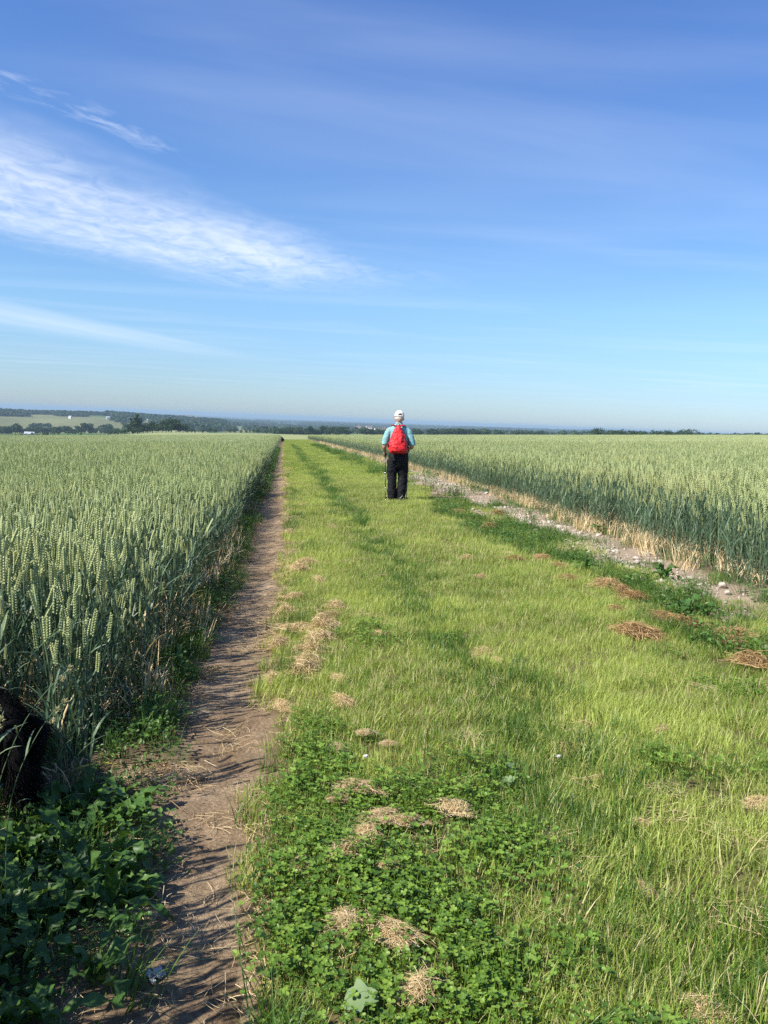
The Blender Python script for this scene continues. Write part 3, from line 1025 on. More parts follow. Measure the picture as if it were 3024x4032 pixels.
scatter('border_weeds', x, y, VWEED, rg.uniform(.7, 1.35, len(x)), 'dark green weeds bordering the stony margin', 'weeds', .2, seed=13)
x, y = area(2.3, 4.5, 2.0, 16, 110, 110, border_p)
scatter('border_grass', x, y, VG_LUSH, rg.uniform(.7, 1.4, len(x)), 'lush grass among the weeds of the stony margin', 'grass', .2, seed=14)
x, y = area(2.6, 4.4, 15.5, 90, 16, 111, lambda x, y: border_p(x - .35, y))
scatter('border_weeds', x, y, VWEED, rg.uniform(1.3, 2.4, len(x)), 'dark green weeds along the far stony margin', 'weeds', .2, seed=15)
# dry stubble at the foot of the right-hand wheat
def foot_p(x, y):
    d = x - right_edge(y)
    return sstep(-.22, -.02, d) * sstep(.40, .1, d) * (.08 + .8 * sstep(.4, .6, fbm(y * 1.1, x * .5, 91)))
VFOOT = variants('dry_foot', [grass_clump(rg, 26, .09, .10, .30, .004, .009, 4, .5, (M_DRY,), .5) for _ in range(5)])
x, y = area(3.3, 5.2, 2.5, 20, 48, 112, foot_p)
scatter('dry_wheat_foot', x, y, VFOOT, rg.uniform(.6, 1.15, len(x)), 'dead straw-coloured leaves at the foot of the right wheat', 'straw', .2, seed=16)
x, y = area(3.9, 5.2, 19, 110, 18, 113, foot_p)
scatter('dry_wheat_foot', x, y, VFOOT, rg.uniform(.9, 1.5, len(x)), 'dead straw-coloured leaves at the foot of the far right wheat', 'straw', .2, seed=17)
# weeds, grass and dead leaves between the left wheat and the path
def bank_p(x, y):
    l = path_edges(y)[0]
    return sstep(.10, -.04, x - l) * sstep(-1.6, -1.1, x) * (.5 + .7 * fbm(x * 2.5, y * 1.5, 92))
x, y = area(-1.4, -.3, 1.2, 14, 150, 114, lambda x, y: bank_p(x, y) * (.65 + .35 * sstep(2.6, 3.6, y)))
scatter('bank_weeds', x, y, VWEED, rg.uniform(.55, 1.05, len(x)), 'low shaded weeds between the left wheat and the footpath', 'weeds', .25, seed=18)
x, y = area(-1.1, -.3, 1.2, 14, 26, 115, bank_p)
scatter('bank_grass', x, y, VG_LONG, rg.uniform(.6, 1.3, len(x)), 'grass tufts between the left wheat and the footpath', 'grass', .25, seed=19)
x, y = area(-1.0, -.3, 14, 70, 26, 116, bank_p)
scatter('bank_weeds', x, y, VWEED, rg.uniform(1.2, 2.3, len(x)), 'dark weeds at the foot of the far left wheat', 'weeds', .25, seed=20)
x, y = area(-1.2, -.5, 3.4, 40, 22, 117, lambda x, y: np.exp(-((x - left_edge(y) - .03) / .12) ** 2) * (.3 + .7 * sstep(.45, .6, fbm(y * .8, x, 93))))
scatter('dry_wheat_foot', x, y, VFOOT, rg.uniform(.7, 1.3, len(x)), 'dead straw-coloured leaves at the foot of the left wheat', 'straw', .2, seed=21)
x, y = area(-.95, -.34, 2.5, 24, 60, 121, lambda x, y: np.exp(-((x - path_edges(y)[0] + .05) / .14) ** 2))
scatter('dead_leaf_litter', x, y, VSTRAWR, rg.uniform(.7, 1.2, len(x)), 'brown dead litter along the left rim of the footpath', 'litter', .05, z=G(x, y) + .012, seed=27)
# straw litter on the path and its right rim
x, y = area(-.75, .45, 1.2, 40, 110, 118, lambda x, y: .06 + (.6 + .4 * sstep(3, 4.5, y)) * np.exp(-((x - path_edges(y)[1] - .03) / .10) ** 2) * (.25 + sstep(.36, .56, fbm(y * .9, x * 2, 94))) + .25 * np.exp(-((x - path_edges(y)[0]) / .08) ** 2))
scatter('straw_litter', x, y, VSTRAW, rg.uniform(.7, 1.2, len(x)), 'dry straw litter strewn over the footpath and its rim', 'straw', .05, z=G(x, y) + .012, seed=22)
x, y = area(.05, 2.9, 1.3, 18, 9, 119, lambda x, y: sstep(.45, .7, fbm(x * 1.6, y * 1.2, 95)))
scatter('straw_litter', x, y, VSTRAW, rg.uniform(.6, 1.0, len(x)), 'dry mowings scattered through the cut grass', 'straw', .1, z=G(x, y) + .03, seed=23)


# ------------------------------------------------------------------ single plants, straw clumps, stones
def px_ground(px, py):
    d = _f + _r * ((px - 1512) / F_PX) - _u * ((py - 2016) / F_PX)
    t = CAM_H / (SX * d.x + SY * d.y - d.z)
    return d.x * t, d.y * t


def leaf_mesh(rg, l, w, curl, wav, mats):
    """a broad toothed leaf with a channelled midrib"""
    n = 9
    mb = MB()
    s = np.linspace(0, 1, n)
    half = w * 0.5 * np.clip(np.sin(np.pi * np.clip(s * .93 + .05, 0, 1)) ** .8, .03, 1) * (1 + wav * .35 * np.sin(s * 38 + rg.uniform(0, 6)))
    ang = rg.uniform(.2, .8) - curl * s
    hx = np.concatenate([[0], np.cumsum(np.cos(ang[:-1]))]) * l / (n - 1); hz = np.concatenate([[0], np.cumsum(np.sin(ang[:-1]))]) * l / (n - 1)
    ripple = wav * .012 * np.sin(s * 17 + rg.uniform(0, 6))
    V = np.zeros((n, 3, 3))
    V[:, 1] = np.stack([hx, np.zeros(n), hz], -1)
    for k, sg in ((0, -1), (2, 1)):
        V[:, k] = np.stack([hx + .1 * half, sg * half, hz + half * .32 + ripple * sg], -1)
    f = []
    for i in range(n - 1):
        for k in range(2):
            a = i * 3 + k
            f.append((a, a + 1, a + 4, a + 3))
    mb.add(V.reshape(-1, 3), f, rg.uniform(.15, .95))
    return mb.mesh('leaf', mats, True)


rg = np.random.default_rng(31)
DOCKL = [leaf_mesh(rg, rg.uniform(.12, .19), rg.uniform(.028, .044), rg.uniform(.6, 1.7), 1.0, [M_DOCK]) for _ in range(9)]


def rosette(name, x, y, n, s, label, cat, group, leaves=DOCKL, zoff=0.0):
    r = empty(name, (x, y, float(G(x, y)) + zoff), rg.uniform(0, 6.28))
    tag(r, label, cat, group)
    for k in range(n):
        o = obj('leaf', leaves[int(rg.integers(len(leaves)))], r)
        o.rotation_euler = (rg.normal(0, .25), rg.uniform(-.85, .1), k * 2.4 + rg.normal(0, .3))
        o.location = (rg.normal(0, .012), rg.normal(0, .012), rg.uniform(0, .05))
        q = s * rg.uniform(.7, 1.15)
        o.scale = (q, q, q)
    return r


k = 0
while k < 80:
    x, y = rg.uniform(-1.0, -.33), 1.45 + 1.5 * rg.random() ** .9
    if x > path_edges(np.array(y))[0] - .02 or (x < -.8 and y > 2.45): continue
    rosette('dock_plant', x, y, int(rg.integers(6, 10)), rg.uniform(.65, 1.1), 'toothed broad-leaved weed in the shade between the black dog and the path', 'plant', 'broad-leaved weeds at the near path edge')
    k += 1
for (x, y) in ((-.53, 4.55), (-.56, 4.75), (-.60, 5.0), (-.5, 5.3), (-.56, 3.85), (-.52, 7.3), (-.5, 9.6), (-.47, 11.5)):
    rosette('dock_plant', x, y, 9, rg.uniform(.6, .85), 'leafy weed growing out from the foot of the left wheat', 'plant', 'leafy weeds at the foot of the left wheat')
for (px, py) in ((2700, 2420), (2780, 2440), (2360, 2105), (2620, 2290), (2310, 2250), (1830, 1985)):
    x, y = px_ground(px, py)
    rosette('border_plant', x, y, 10, rg.uniform(.8, 1.2), 'low leafy plant in the weedy border of the stony margin', 'plant', 'leafy plants of the stony margin')
M_PALE = plant_mat('pale_leaf', [(0, (.13, .205, .085)), (1, (.17, .25, .11))], None, trans=.2, rough=.6)
BIG = [leaf_mesh(rg, .085, .075, .5, .5, [M_PALE])]
x, y = px_ground(1425, 3990)
r = rosette('plantain', x, y, 1, 1.0, 'single large round pale leaf lying in the clover', 'plant', None, BIG, .045)
r.rotation_euler = (0, 0, 2.9)
r.children[0].rotation_euler = (-.30, .45, 0)
r.children[0].scale = (1.0, 1.0, 1.0)
x, y = px_ground(2020, 3110)
rosette('plantain', x, y, 3, .55, 'flat pale leaves low in the mown grass right of the clover', 'plant', None, BIG, .03)

yl = MB(); blade(yl, (0, 0, 0), 0.25, .15, .011, .25, .7, 7, 1.0, 0, .5)
M_YEL = plain_mat('yellow_dead_leaf', (.62, .46, .06), .6, .3, var=.2)
tag(obj('dead_leaf', yl.mesh('dead_leaf', [M_YEL]), loc=(-.70, 3.0, float(G(-.70, 3.0)) + .13)), 'yellow dead wheat leaf sticking out of the stray clump towards the path', 'leaf')
# cocksfoot grasses in seed, arching in front of the dog
def seed_grass(base, pts, head, label):
    r = empty('cocksfoot_grass', base)
    tag(r, label, 'grass stem', 'seeding grass stems by the dog')
    b = np.array(base)
    mb = MB(); P = np.array(pts, float) - b
    t = np.linspace(0, 1, len(P)); tt = np.linspace(0, 1, 16)
    Q = np.stack([np.interp(tt, t, P[:, k]) for k in range(3)], -1)
    for _ in range(3): Q[1:-1] = (Q[:-2] + Q[1:-1] * 2 + Q[2:]) / 4
    tube(mb, Q, np.linspace(.0016, .0009, 16), 5, .8)
    obj('stem', mb.mesh('stem', [M_STRAWG], True), r)
    lm = MB()
    for fr in (5, 9):
        blade(lm, Q[fr], rg.uniform(0, 6.28), .09, .005, 1.0, 1.2, 5, .9, 0, .6)
    obj('leaf', lm.mesh('leaf', [M_STRAWG]), r)
    e = Q[-1]; d = Q[-1] - Q[-3]; d /= np.linalg.norm(d)
    for c in range(3):
        hb = MB()
        c0 = e - d * .022 * c + rg.normal(0, .006, 3)
        for _ in range(46):
            v = rg.normal(0, 1, 3); v /= np.linalg.norm(v)
            v = v * .7 + d * .5
            p = c0 + v * rg.uniform(.002, .009) * np.array([1, 1, .8])
            sd = np.cross(v, [.3, .5, .8]); sd /= np.linalg.norm(sd) + 1e-6
            kernel(hb, p, v / np.linalg.norm(v), sd, np.cross(v, sd), .007, .0013, .0013, rg.uniform(0, 1), 0)
        obj('seed_cluster', hb.mesh('seed_cluster', [M_SEED]), r)


def wp(px, py, depth):
    d = _f + _r * ((px - 1512) / F_PX) - _u * ((py - 2016) / F_PX)
    return Vector((d.x * depth, d.y * depth, CAM_H + d.z * depth))


for pts, lab in (([(20, 3260, 2.15), (60, 3060, 2.12), (160, 2860, 2.08), (240, 2770, 2.05)], 'arching grass stem with tufted seed head before the dog, the lower one'),
                 ([(-60, 3300, 2.3), (20, 2980, 2.28), (140, 2760, 2.25), (270, 2635, 2.22)], 'arching grass stem with tufted seed head beside the stray wheat, the taller one'),
                 ([(-110, 3300, 1.9), (-60, 3100, 1.9), (-20, 2900, 1.9), (15, 2800, 1.9)], 'grass stem with pale seed head in front of the dog at its near flank')):
    P = [wp(*q) for q in pts]
    b = Vector((P[0].x, P[0].y, float(G(P[0].x, P[0].y))))
    seed_grass(tuple(b), [tuple(b)] + [tuple(q) for q in P], 1, lab)

# hay clumps left by the mower
HAY = [straw_clump(rg, 620, .085, .042, .025, .085, .0014, M_DRY, 'hay_clump') for _ in range(7)]
HAYR = [straw_clump(rg, 600, .11, .045, .03, .11, .0017, M_RUSTY, 'hay_clump') for _ in range(6)]
hay = {
    'pale hay clump lying on the clover patch': [(1404, 3152, 1.0), (1318, 3192, .5), (1789, 3225, .9), (1484, 3271, .8), (1590, 3285, .9), (1457, 3357, .8), (1397, 3417, .9),
        (1523, 3464, .6), (1358, 3706, .75), (1523, 3722, .85), (1656, 3961, .9), (1179, 3450, .5), (1444, 2927, .6), (1523, 2973, .6), (1330, 2990, .4)],
    'pale hay heaped along the right rim of the footpath': [(1274, 2499, 1.6), (1262, 2541, 1.4), (1225, 2631, 1.5), (1286, 2469, 1.3), (1165, 2366, 1.1), (1129, 2414, 1.2), (1322, 2408, 1.1),
        (1340, 2794, .8), (1081, 2674, 1.0), (1105, 2553, 1.2), (1180, 2580, 1.2), (1240, 2580, 1.3), (1210, 2660, 1.2), (1300, 2440, 1.2), (1190, 2500, 1.3), (1330, 2700, .8), (1170, 2260, 1.3), (1200, 2230, 1.2), (1250, 2300, 1.0), (1140, 2110, 1.2), (1190, 2000, 1.2), (1100, 2790, .7)],
    'small hay clump lying in the mown grass beyond the clover': [(1497, 2511, .9), (1895, 2568, .8), (1962, 2615, .7), (2239, 2932, .9), (2374, 3067, .5), (2611, 2884, .6), (2781, 3960, .8), (2557, 3479, .5), (2510, 3242, .6), (2997, 3215, .9),
        (1840, 2210, 1.2), (1900, 2290, .8)],
    'brown withered hay along the weedy border on the right': [(2395, 2315, 1.5), (2450, 2340, 1.3), (2496, 2363, 1.4), (2618, 2444, 1.5), (2680, 2460, 1.5), (2733, 2471, 1.5), (2510, 2512, 1.5), (2560, 2505, 1.3), (2842, 2505, 1.2),
        (2970, 2606, 1.6), (1815, 2020, 1.9), (1729, 2018, 1.5), (1923, 2082, 1.8), (2022, 2216, 1.5), (2130, 2202, 1.6), (2212, 2236, 1.4), (1920, 2087, 1.4), (2240, 2290, 1.1), (1965, 2030, 1.4), (2880, 2540, 1.3), (2420, 2420, 1.0)],
}
for lab, lst in hay.items():
    ms = HAYR if lab.startswith('brown') else HAY
    for (px, py, s) in lst:
        x, y = px_ground(px, py)
        o = obj('hay_clump', ms[int(rg.integers(len(ms)))], loc=(x, y, float(G(x, y)) + (.045 if 'clover' in lab and 'beyond' not in lab else .018)), rot=(rg.normal(0, .1), rg.normal(0, .1), rg.uniform(0, 6.28)), scale=(s * rg.uniform(.7, 1.35), s * rg.uniform(.55, .95), s * rg.uniform(.6, 1.2) * (1.5 if 'rim' in lab else 1)))
        tag(o, lab, 'hay', {'pal': 'hay clumps', 'sma': 'hay clumps', 'bro': 'withered hay'}[lab[:3]])


def stone_mesh(rg):
    bm = bmesh.new()
    bmesh.ops.create_icosphere(bm, subdivisions=2, radius=.5)
    sc_ = np.array([1, rg.uniform(.6, .9), rg.uniform(.4, .65)])
    cuts = [(rg.normal(0, 1, 3), rg.uniform(.26, .42)) for _ in range(7)]
    for v in bm.verts:
        p = np.array(v.co)
        for nn, dd in cuts:
            nn = nn / np.linalg.norm(nn); e = p @ nn - dd
            if e > 0: p = p - nn * e
        v.co = p * sc_ + rg.normal(0, .008, 3)
    me = bpy.data.meshes.new('stone')
    bm.to_mesh(me); bm.free()
    me.materials.append(M_CHALK)
    return me


STONES = [stone_mesh(rg) for _ in range(8)]
VSTONE = variants('pebble', STONES)


def stony_p(x, y):
    c = np.interp(y, [4, 6, 9, 13, 17, 25, 70], [3.25, 3.2, 3.35, 3.75, 3.95, 4.15, 4.15])
    return np.exp(-((x - c) / .36) ** 2) * (.22 + sstep(.36, .56, fbm(x * .9, y * .7, 120)))


x, y = area(2.7, 4.6, 2.5, 22, 380, 130, stony_p)
scatter('chalk_rubble', x, y, VSTONE, rg.uniform(.012, .04, len(x)), 'small pale chalk rubble on the bare margin at the right wheat', 'stones', 1.0, z=G(x, y) + .004, seed=24)
x, y = area(3.4, 4.7, 22, 80, 60, 131, stony_p)
scatter('chalk_rubble', x, y, VSTONE, rg.uniform(.03, .08, len(x)), 'white chalk rubble along the far margin', 'stones', 1.0, z=G(x, y) + .01, seed=25)
x, y = area(-.5, .1, 1.3, 9, 26, 132, lambda x, y: (x > path_edges(y)[0] + .04) * (x < path_edges(y)[1] - .02) * 1.)
scatter('path_grit', x, y, VSTONE, rg.uniform(.003, .009, len(x)), 'small grit and pebbles lying on the footpath', 'stones', 1.0, z=G(x, y) + .014, seed=26)
n = 0
while n < 130:
    y = 4.8 + 19 * rg.random() ** 1.3; x = rg.uniform(2.8, 4.5)
    if rg.random() > float(stony_p(np.array(x), np.array(y))): continue
    s = rg.uniform(.05, .10) * (1.25 if rg.random() < .12 else 1)
    o = obj('chalk_stone', STONES[int(rg.integers(8))], loc=(x, y, float(G(x, y)) + s * .12), rot=(rg.normal(0, .3), rg.normal(0, .3), rg.uniform(0, 6.28)), scale=s)
    tag(o, 'pale chalk stone lying on the bare margin beside the right wheat', 'stone', 'chalk stones of the margin')
    n += 1
for (px, py, s, lab) in ((2845, 2318, .12, 'largest cream chalk lump at the foot of the right wheat'), (2865, 2345, .09, 'flat cream stone just below the largest chalk lump')):
    x, y = px_ground(px, py)
    tag(obj('chalk_stone', STONES[2], loc=(x, y, float(G(x, y)) + s * .2), rot=(0, 0, 1), scale=s), lab, 'stone')
x, y = px_ground(945, 3375)
tag(obj('pale_stone', STONES[4], loc=(x, y, float(G(x, y)) + .016), scale=.022), 'small pale stone lying by itself on the footpath', 'stone')
# crumpled scrap of film at the path's left rim
bm = bmesh.new()
bmesh.ops.create_grid(bm, x_segments=9, y_segments=9, size=.022)
for v in bm.verts:
    v.co.z = .010 * rg.random() + .006 * math.sin(v.co.x * 160) * math.cos(v.co.y * 120)
    v.co.x += rg.normal(0, .003); v.co.y *= .8; v.co.y += rg.normal(0, .003)
me = bpy.data.meshes.new('scrap'); bm.to_mesh(me); bm.free()
me.materials.append(plain_mat('scrap_film', (0.5, 0.5, 0.49), .8, .2))
x, y = px_ground(612, 3815)
tag(obj('litter_scrap', me, loc=(x, y, float(G(x, y)) + .014), rot=(.1, .05, .7)), 'crumpled scrap of whitish film at the left rim of the footpath', 'litter')
# white clover flowers
FL = MB()
for _ in range(60):
    v = rg.normal(0, 1, 3); v[2] = abs(v[2]) * .8; v /= np.linalg.norm(v)
    sd = np.cross(v, [.4, .5, .7]); sd /= np.linalg.norm(sd)
    kernel(FL, v * .002, v, sd, np.cross(v, sd), .009, .0016, .0016, .5, 0)
FLm = FL.mesh('flower_head', [M_FLOWER])
FS = MB(); tube(FS, [(0, 0, -.08), (.004, 0, -.04), (0, 0, 0)], .0009, 4, .6); FSm = FS.mesh('flower_stem', [M_CLOVER])
for (px, py, zz, lab) in ((1437, 3035, .085, 'white clover flower standing in the clover patch'), (2198, 2972, .075, 'white clover flower beside a hay clump in the mown grass')):
    x, y = px_ground(px, py + 30)
    r = empty('clover_flower', (x, y, float(G(x, y)) + zz)); tag(r, lab, 'flower')
    obj('flower_head', FLm, r); obj('stem', FSm, r)


# ------------------------------------------------------------------ far trees, woods and houses
def tree_mesh(rg, h, w, kind):
    """crown of leaf clumps on several uneven lobes, tapered trunk with limbs"""
    tr = MB(); cr = MB()
    lob = []
    if kind == 'tall':
        for _ in range(11):
            f = rg.uniform(.12, .95); lob.append((rg.normal(0, w * .16 * (1.1 - f)), rg.normal(0, w * .16), h * f, w * rg.uniform(.14, .3) * (1.25 - f * .75)))
    elif kind == 'bush':
        for _ in range(6):
            lob.append((rg.uniform(-.35, .35) * w, rg.uniform(-.25, .25) * w, h * rg.uniform(.3, .62), h * rg.uniform(.28, .42)))
    else:
        for _ in range(12):
            a = rg.uniform(0, 6.28); q = w * .33 * math.sqrt(rg.random()); f = rg.uniform(.34, .8)
            lob.append((q * math.cos(a), q * math.sin(a), h * f, w * rg.uniform(.15, .27) * (1.15 - .4 * abs(f - .5))))
    tube(tr, [(0, 0, -.5), (.1, 0, h * .2), (0, .1, h * .45), (.1, 0, h * .7)], np.array([.035, .026, .018, .006]) * h, 7, .4)
    for L_ in lob[:5]:
        tube(tr, [(0, 0, h * .22), (L_[0] * .5, L_[1] * .5, h * .3 + L_[2] * .25), L_[:3]], np.array([.014, .009, .003]) * h, 4, .4)
    leaf = h * .045
    for (cx_, cy_, cz_, rr) in lob:
        n = int(46 * (rr / (w * .2)) ** 1.3) + 14
        for _ in range(n):
            v = rg.normal(0, 1, 3); v /= np.linalg.norm(v)
            p = np.array([cx_, cy_, cz_]) + v * rr * rg.uniform(.55, 1.1) * np.array([1, 1, .8])
            if p[2] < h * .03: continue
            a = rg.normal(0, 1, 3) + v * .8; a /= np.linalg.norm(a)
            b = np.cross(a, rg.normal(0, 1, 3)); b /= np.linalg.norm(b); c = np.cross(a, b)
            s = leaf * rg.uniform(.7, 1.6)
            cr.add([p + b * s, p + c * s * .8 + a * s * .3, p - b * s, p - c * s * .8 - a * s * .2], [(0, 1, 2), (0, 2, 3)], float(np.clip(rg.normal(.45, .25), 0, 1)))
    return tr.mesh('trunk', [M_BARK]), cr.mesh('crown', [M_TREE])


rg = np.random.default_rng(50)
TREES = {k: [tree_mesh(rg, *a) for a in v] for k, v in dict(
    round=[(10, 10, 'round', ), (10, 12, 'round'), (10, 9, 'round'), (10, 11, 'round')],
    tall=[(10, 6.5, 'tall'), (10, 5, 'tall')],
    bush=[(10, 16, 'bush'), (10, 20, 'bush'), (10, 13, 'bush')]).items()}


def plant_tree(kind, px, r, hpx, label, group, stretch=1.0, dz=0.0):
    x, y, z = at_px(px, r)
    h = hpx * r / F_PX
    t, c = TREES[kind][int(rg.integers(len(TREES[kind])))]
    o = empty({'round': 'broadleaf_tree', 'tall': 'tall_tree', 'bush': 'hedge_bush'}[kind], (x, y, z + dz), rg.uniform(0, 6.28))
    s = h / 10
    o.scale = (s * stretch, s * stretch, s)
    tag(o, label, 'bush' if kind == 'bush' else 'tree', group)
    obj('trunk', t, o); obj('crown', c, o)


# copse at the far corner of the left field
g_ = 'trees of the copse'
plant_tree('tall', 533, 620, 78, 'tallest pointed tree of the copse beyond the left wheat', g_, 1.25)
plant_tree('tall', 515, 628, 60, 'narrow tree leaning on the tallest tree of the copse', g_, 1.2)
for px, hh in ((500, 40), (556, 40), (572, 34), (592, 46), (613, 30), (630, 36), (645, 52), (665, 56), (684, 40), (700, 30), (711, 42), (540, 30), (655, 34), (605, 36)):
    plant_tree('round', px, 625 + rg.uniform(-15, 25), hh, 'dense broadleaf tree of the copse beyond the left wheat', g_, 1.05)
plant_tree('bush', 470, 560, 30, 'dark bush standing alone in front of the copse', 'hedge bushes', .8)
for px, hh in ((425, 22), (440, 26), (455, 24), (480, 24)):
    plant_tree('bush', px, 700, hh, 'bush of the hedge leading left from the copse', 'hedge bushes', .9)
plant_tree('bush', 310, 520, 16, 'small round bush at the edge of the left wheat', 'hedge bushes', .7)
plant_tree('bush', 420, 520, 9, 'tiny bush in the wheat left of the copse', 'hedge bushes', .7)
for px, hh in ((729, 14), (742, 16), (760, 9), (790, 14), (815, 20), (834, 19), (896, 18), (915, 17), (940, 14), (958, 13), (975, 13), (990, 18), (1008, 18), (1035, 14), (1052, 14)):
    plant_tree('bush', px, 640, hh * 1.25, 'round hedge bush along the far edge of the left field', 'hedge along the left field', .62)
for px in np.arange(1078, 1340, 13):
    plant_tree('round', float(px + rg.uniform(-4, 4)), 790 + rg.uniform(-20, 40), rg.uniform(26, 44), 'dark hedgerow tree behind the end of the footpath', 'hedgerow behind the path end', 1.0, -1)
for px, hh in ((1355, 20), (1420, 18), (1435, 20), (1450, 18), (1470, 16), (1485, 17), (1500, 18)):
    plant_tree('round', px, 830, hh + 12, 'hedgerow tree just over the right wheat, left of the walker', 'hedgerow beyond the right wheat', 1.2, -1)
for px, hh in ((1625, 18), (1640, 12), (1678, 17), (1694, 20), (1712, 14), (1730, 14), (1748, 13), (1770, 18), (1785, 20), (1800, 20), (1822, 16), (1845, 18), (1860, 14), (1890, 12), (1905, 12), (1945, 16), (1960, 13), (2010, 12), (2030, 12), (2050, 11), (2075, 10), (2090, 12), (2112, 14)):
    plant_tree('round', px, 900, hh + 16, 'dark tree in the row over the right wheat, right of the walker', 'tree row beyond the right wheat', 1.3, 0)
for px, hh in ((2325, 24), (2345, 22), (2380, 12), (2400, 14), (2425, 16), (2440, 17), (2480, 14), (2500, 13), (2520, 13), (2560, 18), (2580, 20), (2620, 19), (2635, 18), (2670, 20), (2690, 24), (2705, 22)):
    plant_tree('bush', px, 640, hh + 29, 'dark rounded thorn bush behind the crest of the right wheat', 'thorn bushes on the right skyline', .75, 0)
# belt of trees at the foot of the left hill
for px in np.concatenate([np.arange(-60, 360, 11.), np.arange(360, 480, 14.)]):
    hh = rg.uniform(20, 33) if px < 280 else rg.uniform(16, 25)
    plant_tree('round', float(px + rg.uniform(-5, 5)), 1085 + rg.uniform(-25, 40), hh, 'tree of the dark belt at the foot of the left hill', 'tree belt below the left hill', 1.1, -.5)
for px, hh in ((52, 44), (325, 42), (345, 40), (300, 34), (20, 34), (250, 31)):
    plant_tree('round', px, 1060, hh, 'broad taller tree of the belt below the left hill', 'tree belt below the left hill', 1.0, -.5)
for px, hh in ((55, 10), (75, 14), (95, 12), (118, 16), (140, 9), (165, 18), (180, 16), (200, 20), (222, 18), (260, 20), (290, 20)):
    plant_tree('bush', px, 840, hh + 5, 'low bush in the green field before the tree belt', 'bushes of the green field', .75)


def blob_tree(rg):
    """coarse crown for woods kilometres away"""
    mb = MB()
    for _ in range(90):
        v = rg.normal(0, 1, 3); v /= np.linalg.norm(v); v[2] = abs(v[2]) * .9 - .1
        p = v * np.array([.5, .5, .62]) * rg.uniform(.75, 1.08) + np.array([0, 0, .36])
        a = v + rg.normal(0, .5, 3); a /= np.linalg.norm(a)
        b = np.cross(a, rg.normal(0, 1, 3)); b /= np.linalg.norm(b); c = np.cross(a, b)
        s = rg.uniform(.09, .2)
        mb.add([p + b * s, p + c * s, p - b * s, p - c * s], [(0, 1, 2), (0, 2, 3)], float(np.clip(rg.normal(.42, .25), 0, 1)))
    return mb.mesh('far_crown', [M_TREE])


VFT = variants('far_crown', [blob_tree(rg) for _ in range(5)])


def wood(name, n, px0, px1, r0, r1, h, p, label, seed):
    rg = np.random.default_rng(seed)
    px = rg.uniform(px0, px1, n); r = r0 + (r1 - r0) * rg.random(n)
    k = rg.random(n) < p(px, r)
    px, r = px[k], r[k]
    az = YAW + np.arctan((px - 1512) / F_PX)
    x, y = r * np.sin(az), r * np.cos(az)
    scatter(name, x, y, VFT, rg.uniform(h * .75, h * 1.25, len(x)), label, 'wood', .05, z=G(x, y) - h * .08, seed=seed)


wood('hill_wood', 2400, -500, 760, 2180, 2420, 10.5, lambda px, r: np.where(px < 95, 1, np.where(px < 215, sstep(2330, 2350, r), sstep(2270, 2290, r))), 'dark wood along the top of the left hill', 301)
wood('hill_wood', 420, -400, 100, 2100, 2230, 13, lambda px, r: 1.0, 'dark wood spilling over the brow of the left hill', 302)
wood('hill_wood', 260, 205, 335, 2160, 2260, 9, lambda px, r: 1.0, 'wooded spur on the face of the left hill', 303)
wood('hill_hedge', 90, 95, 210, 2215, 2228, 5, lambda px, r: 1.0, 'hedge line crossing the left hill', 304)
wood('hill_scrub', 150, 425, 720, 1600, 2000, 7, lambda px, r: sstep(.5, .6, fbm(px / 40., r / 90., 9)), 'scattered scrub on the slope left of the copse', 305)
wood('hill_scrub', 40, 110, 190, 1590, 1625, 6, lambda px, r: 1.0, 'short scrub line on the face of the left hill', 306)
wood('valley_wood', 3200, 360, 880, 1560, 2450, 14, lambda px, r: sstep(1640, 1760, r + (px - 600) * 1.2) * sstep(.36, .46, fbm(px / 70., r / 160., 10)) * (px > 480 - (r - 1560) * .1), 'wood on the spur behind the copse', 307)
wood('valley_trees', 2600, 380, 3300, 1150, 2400, 11, lambda px, r: sstep(.52, .60, fbm(px / 60., r / 110., 11)) * (px > 720 - (r < 1500) * 340), 'hedgerows and spinneys scattered over the valley', 308)
wood('valley_woods', 9000, 700, 3500, 2500, 4200, 15, lambda px, r: sstep(.40, .50, fbm(px / 130., r / 420., 12)), 'dark woods of the middle valley', 309)
wood('far_woods', 13000, 200, 3500, 4200, 7200, 19, lambda px, r: sstep(.34, .46, fbm(px / 160., r / 800., 13)), 'blue-green wooded ridges beyond the valley', 310)

M_WALL = plain_mat('white_render', (.78, .76, .72), .8)
M_BRICK = plain_mat('pale_brick', (.45, .33, .26), .9)
M_ROOFS = plain_mat('brown_tile_roof', (.16, .12, .10), .9)
M_SLATE = plain_mat('grey_sheet_roof', (.42, .44, .48), .6)
M_DARKWIN = plain_mat('window_glass', (.03, .035, .04), .2, .5)


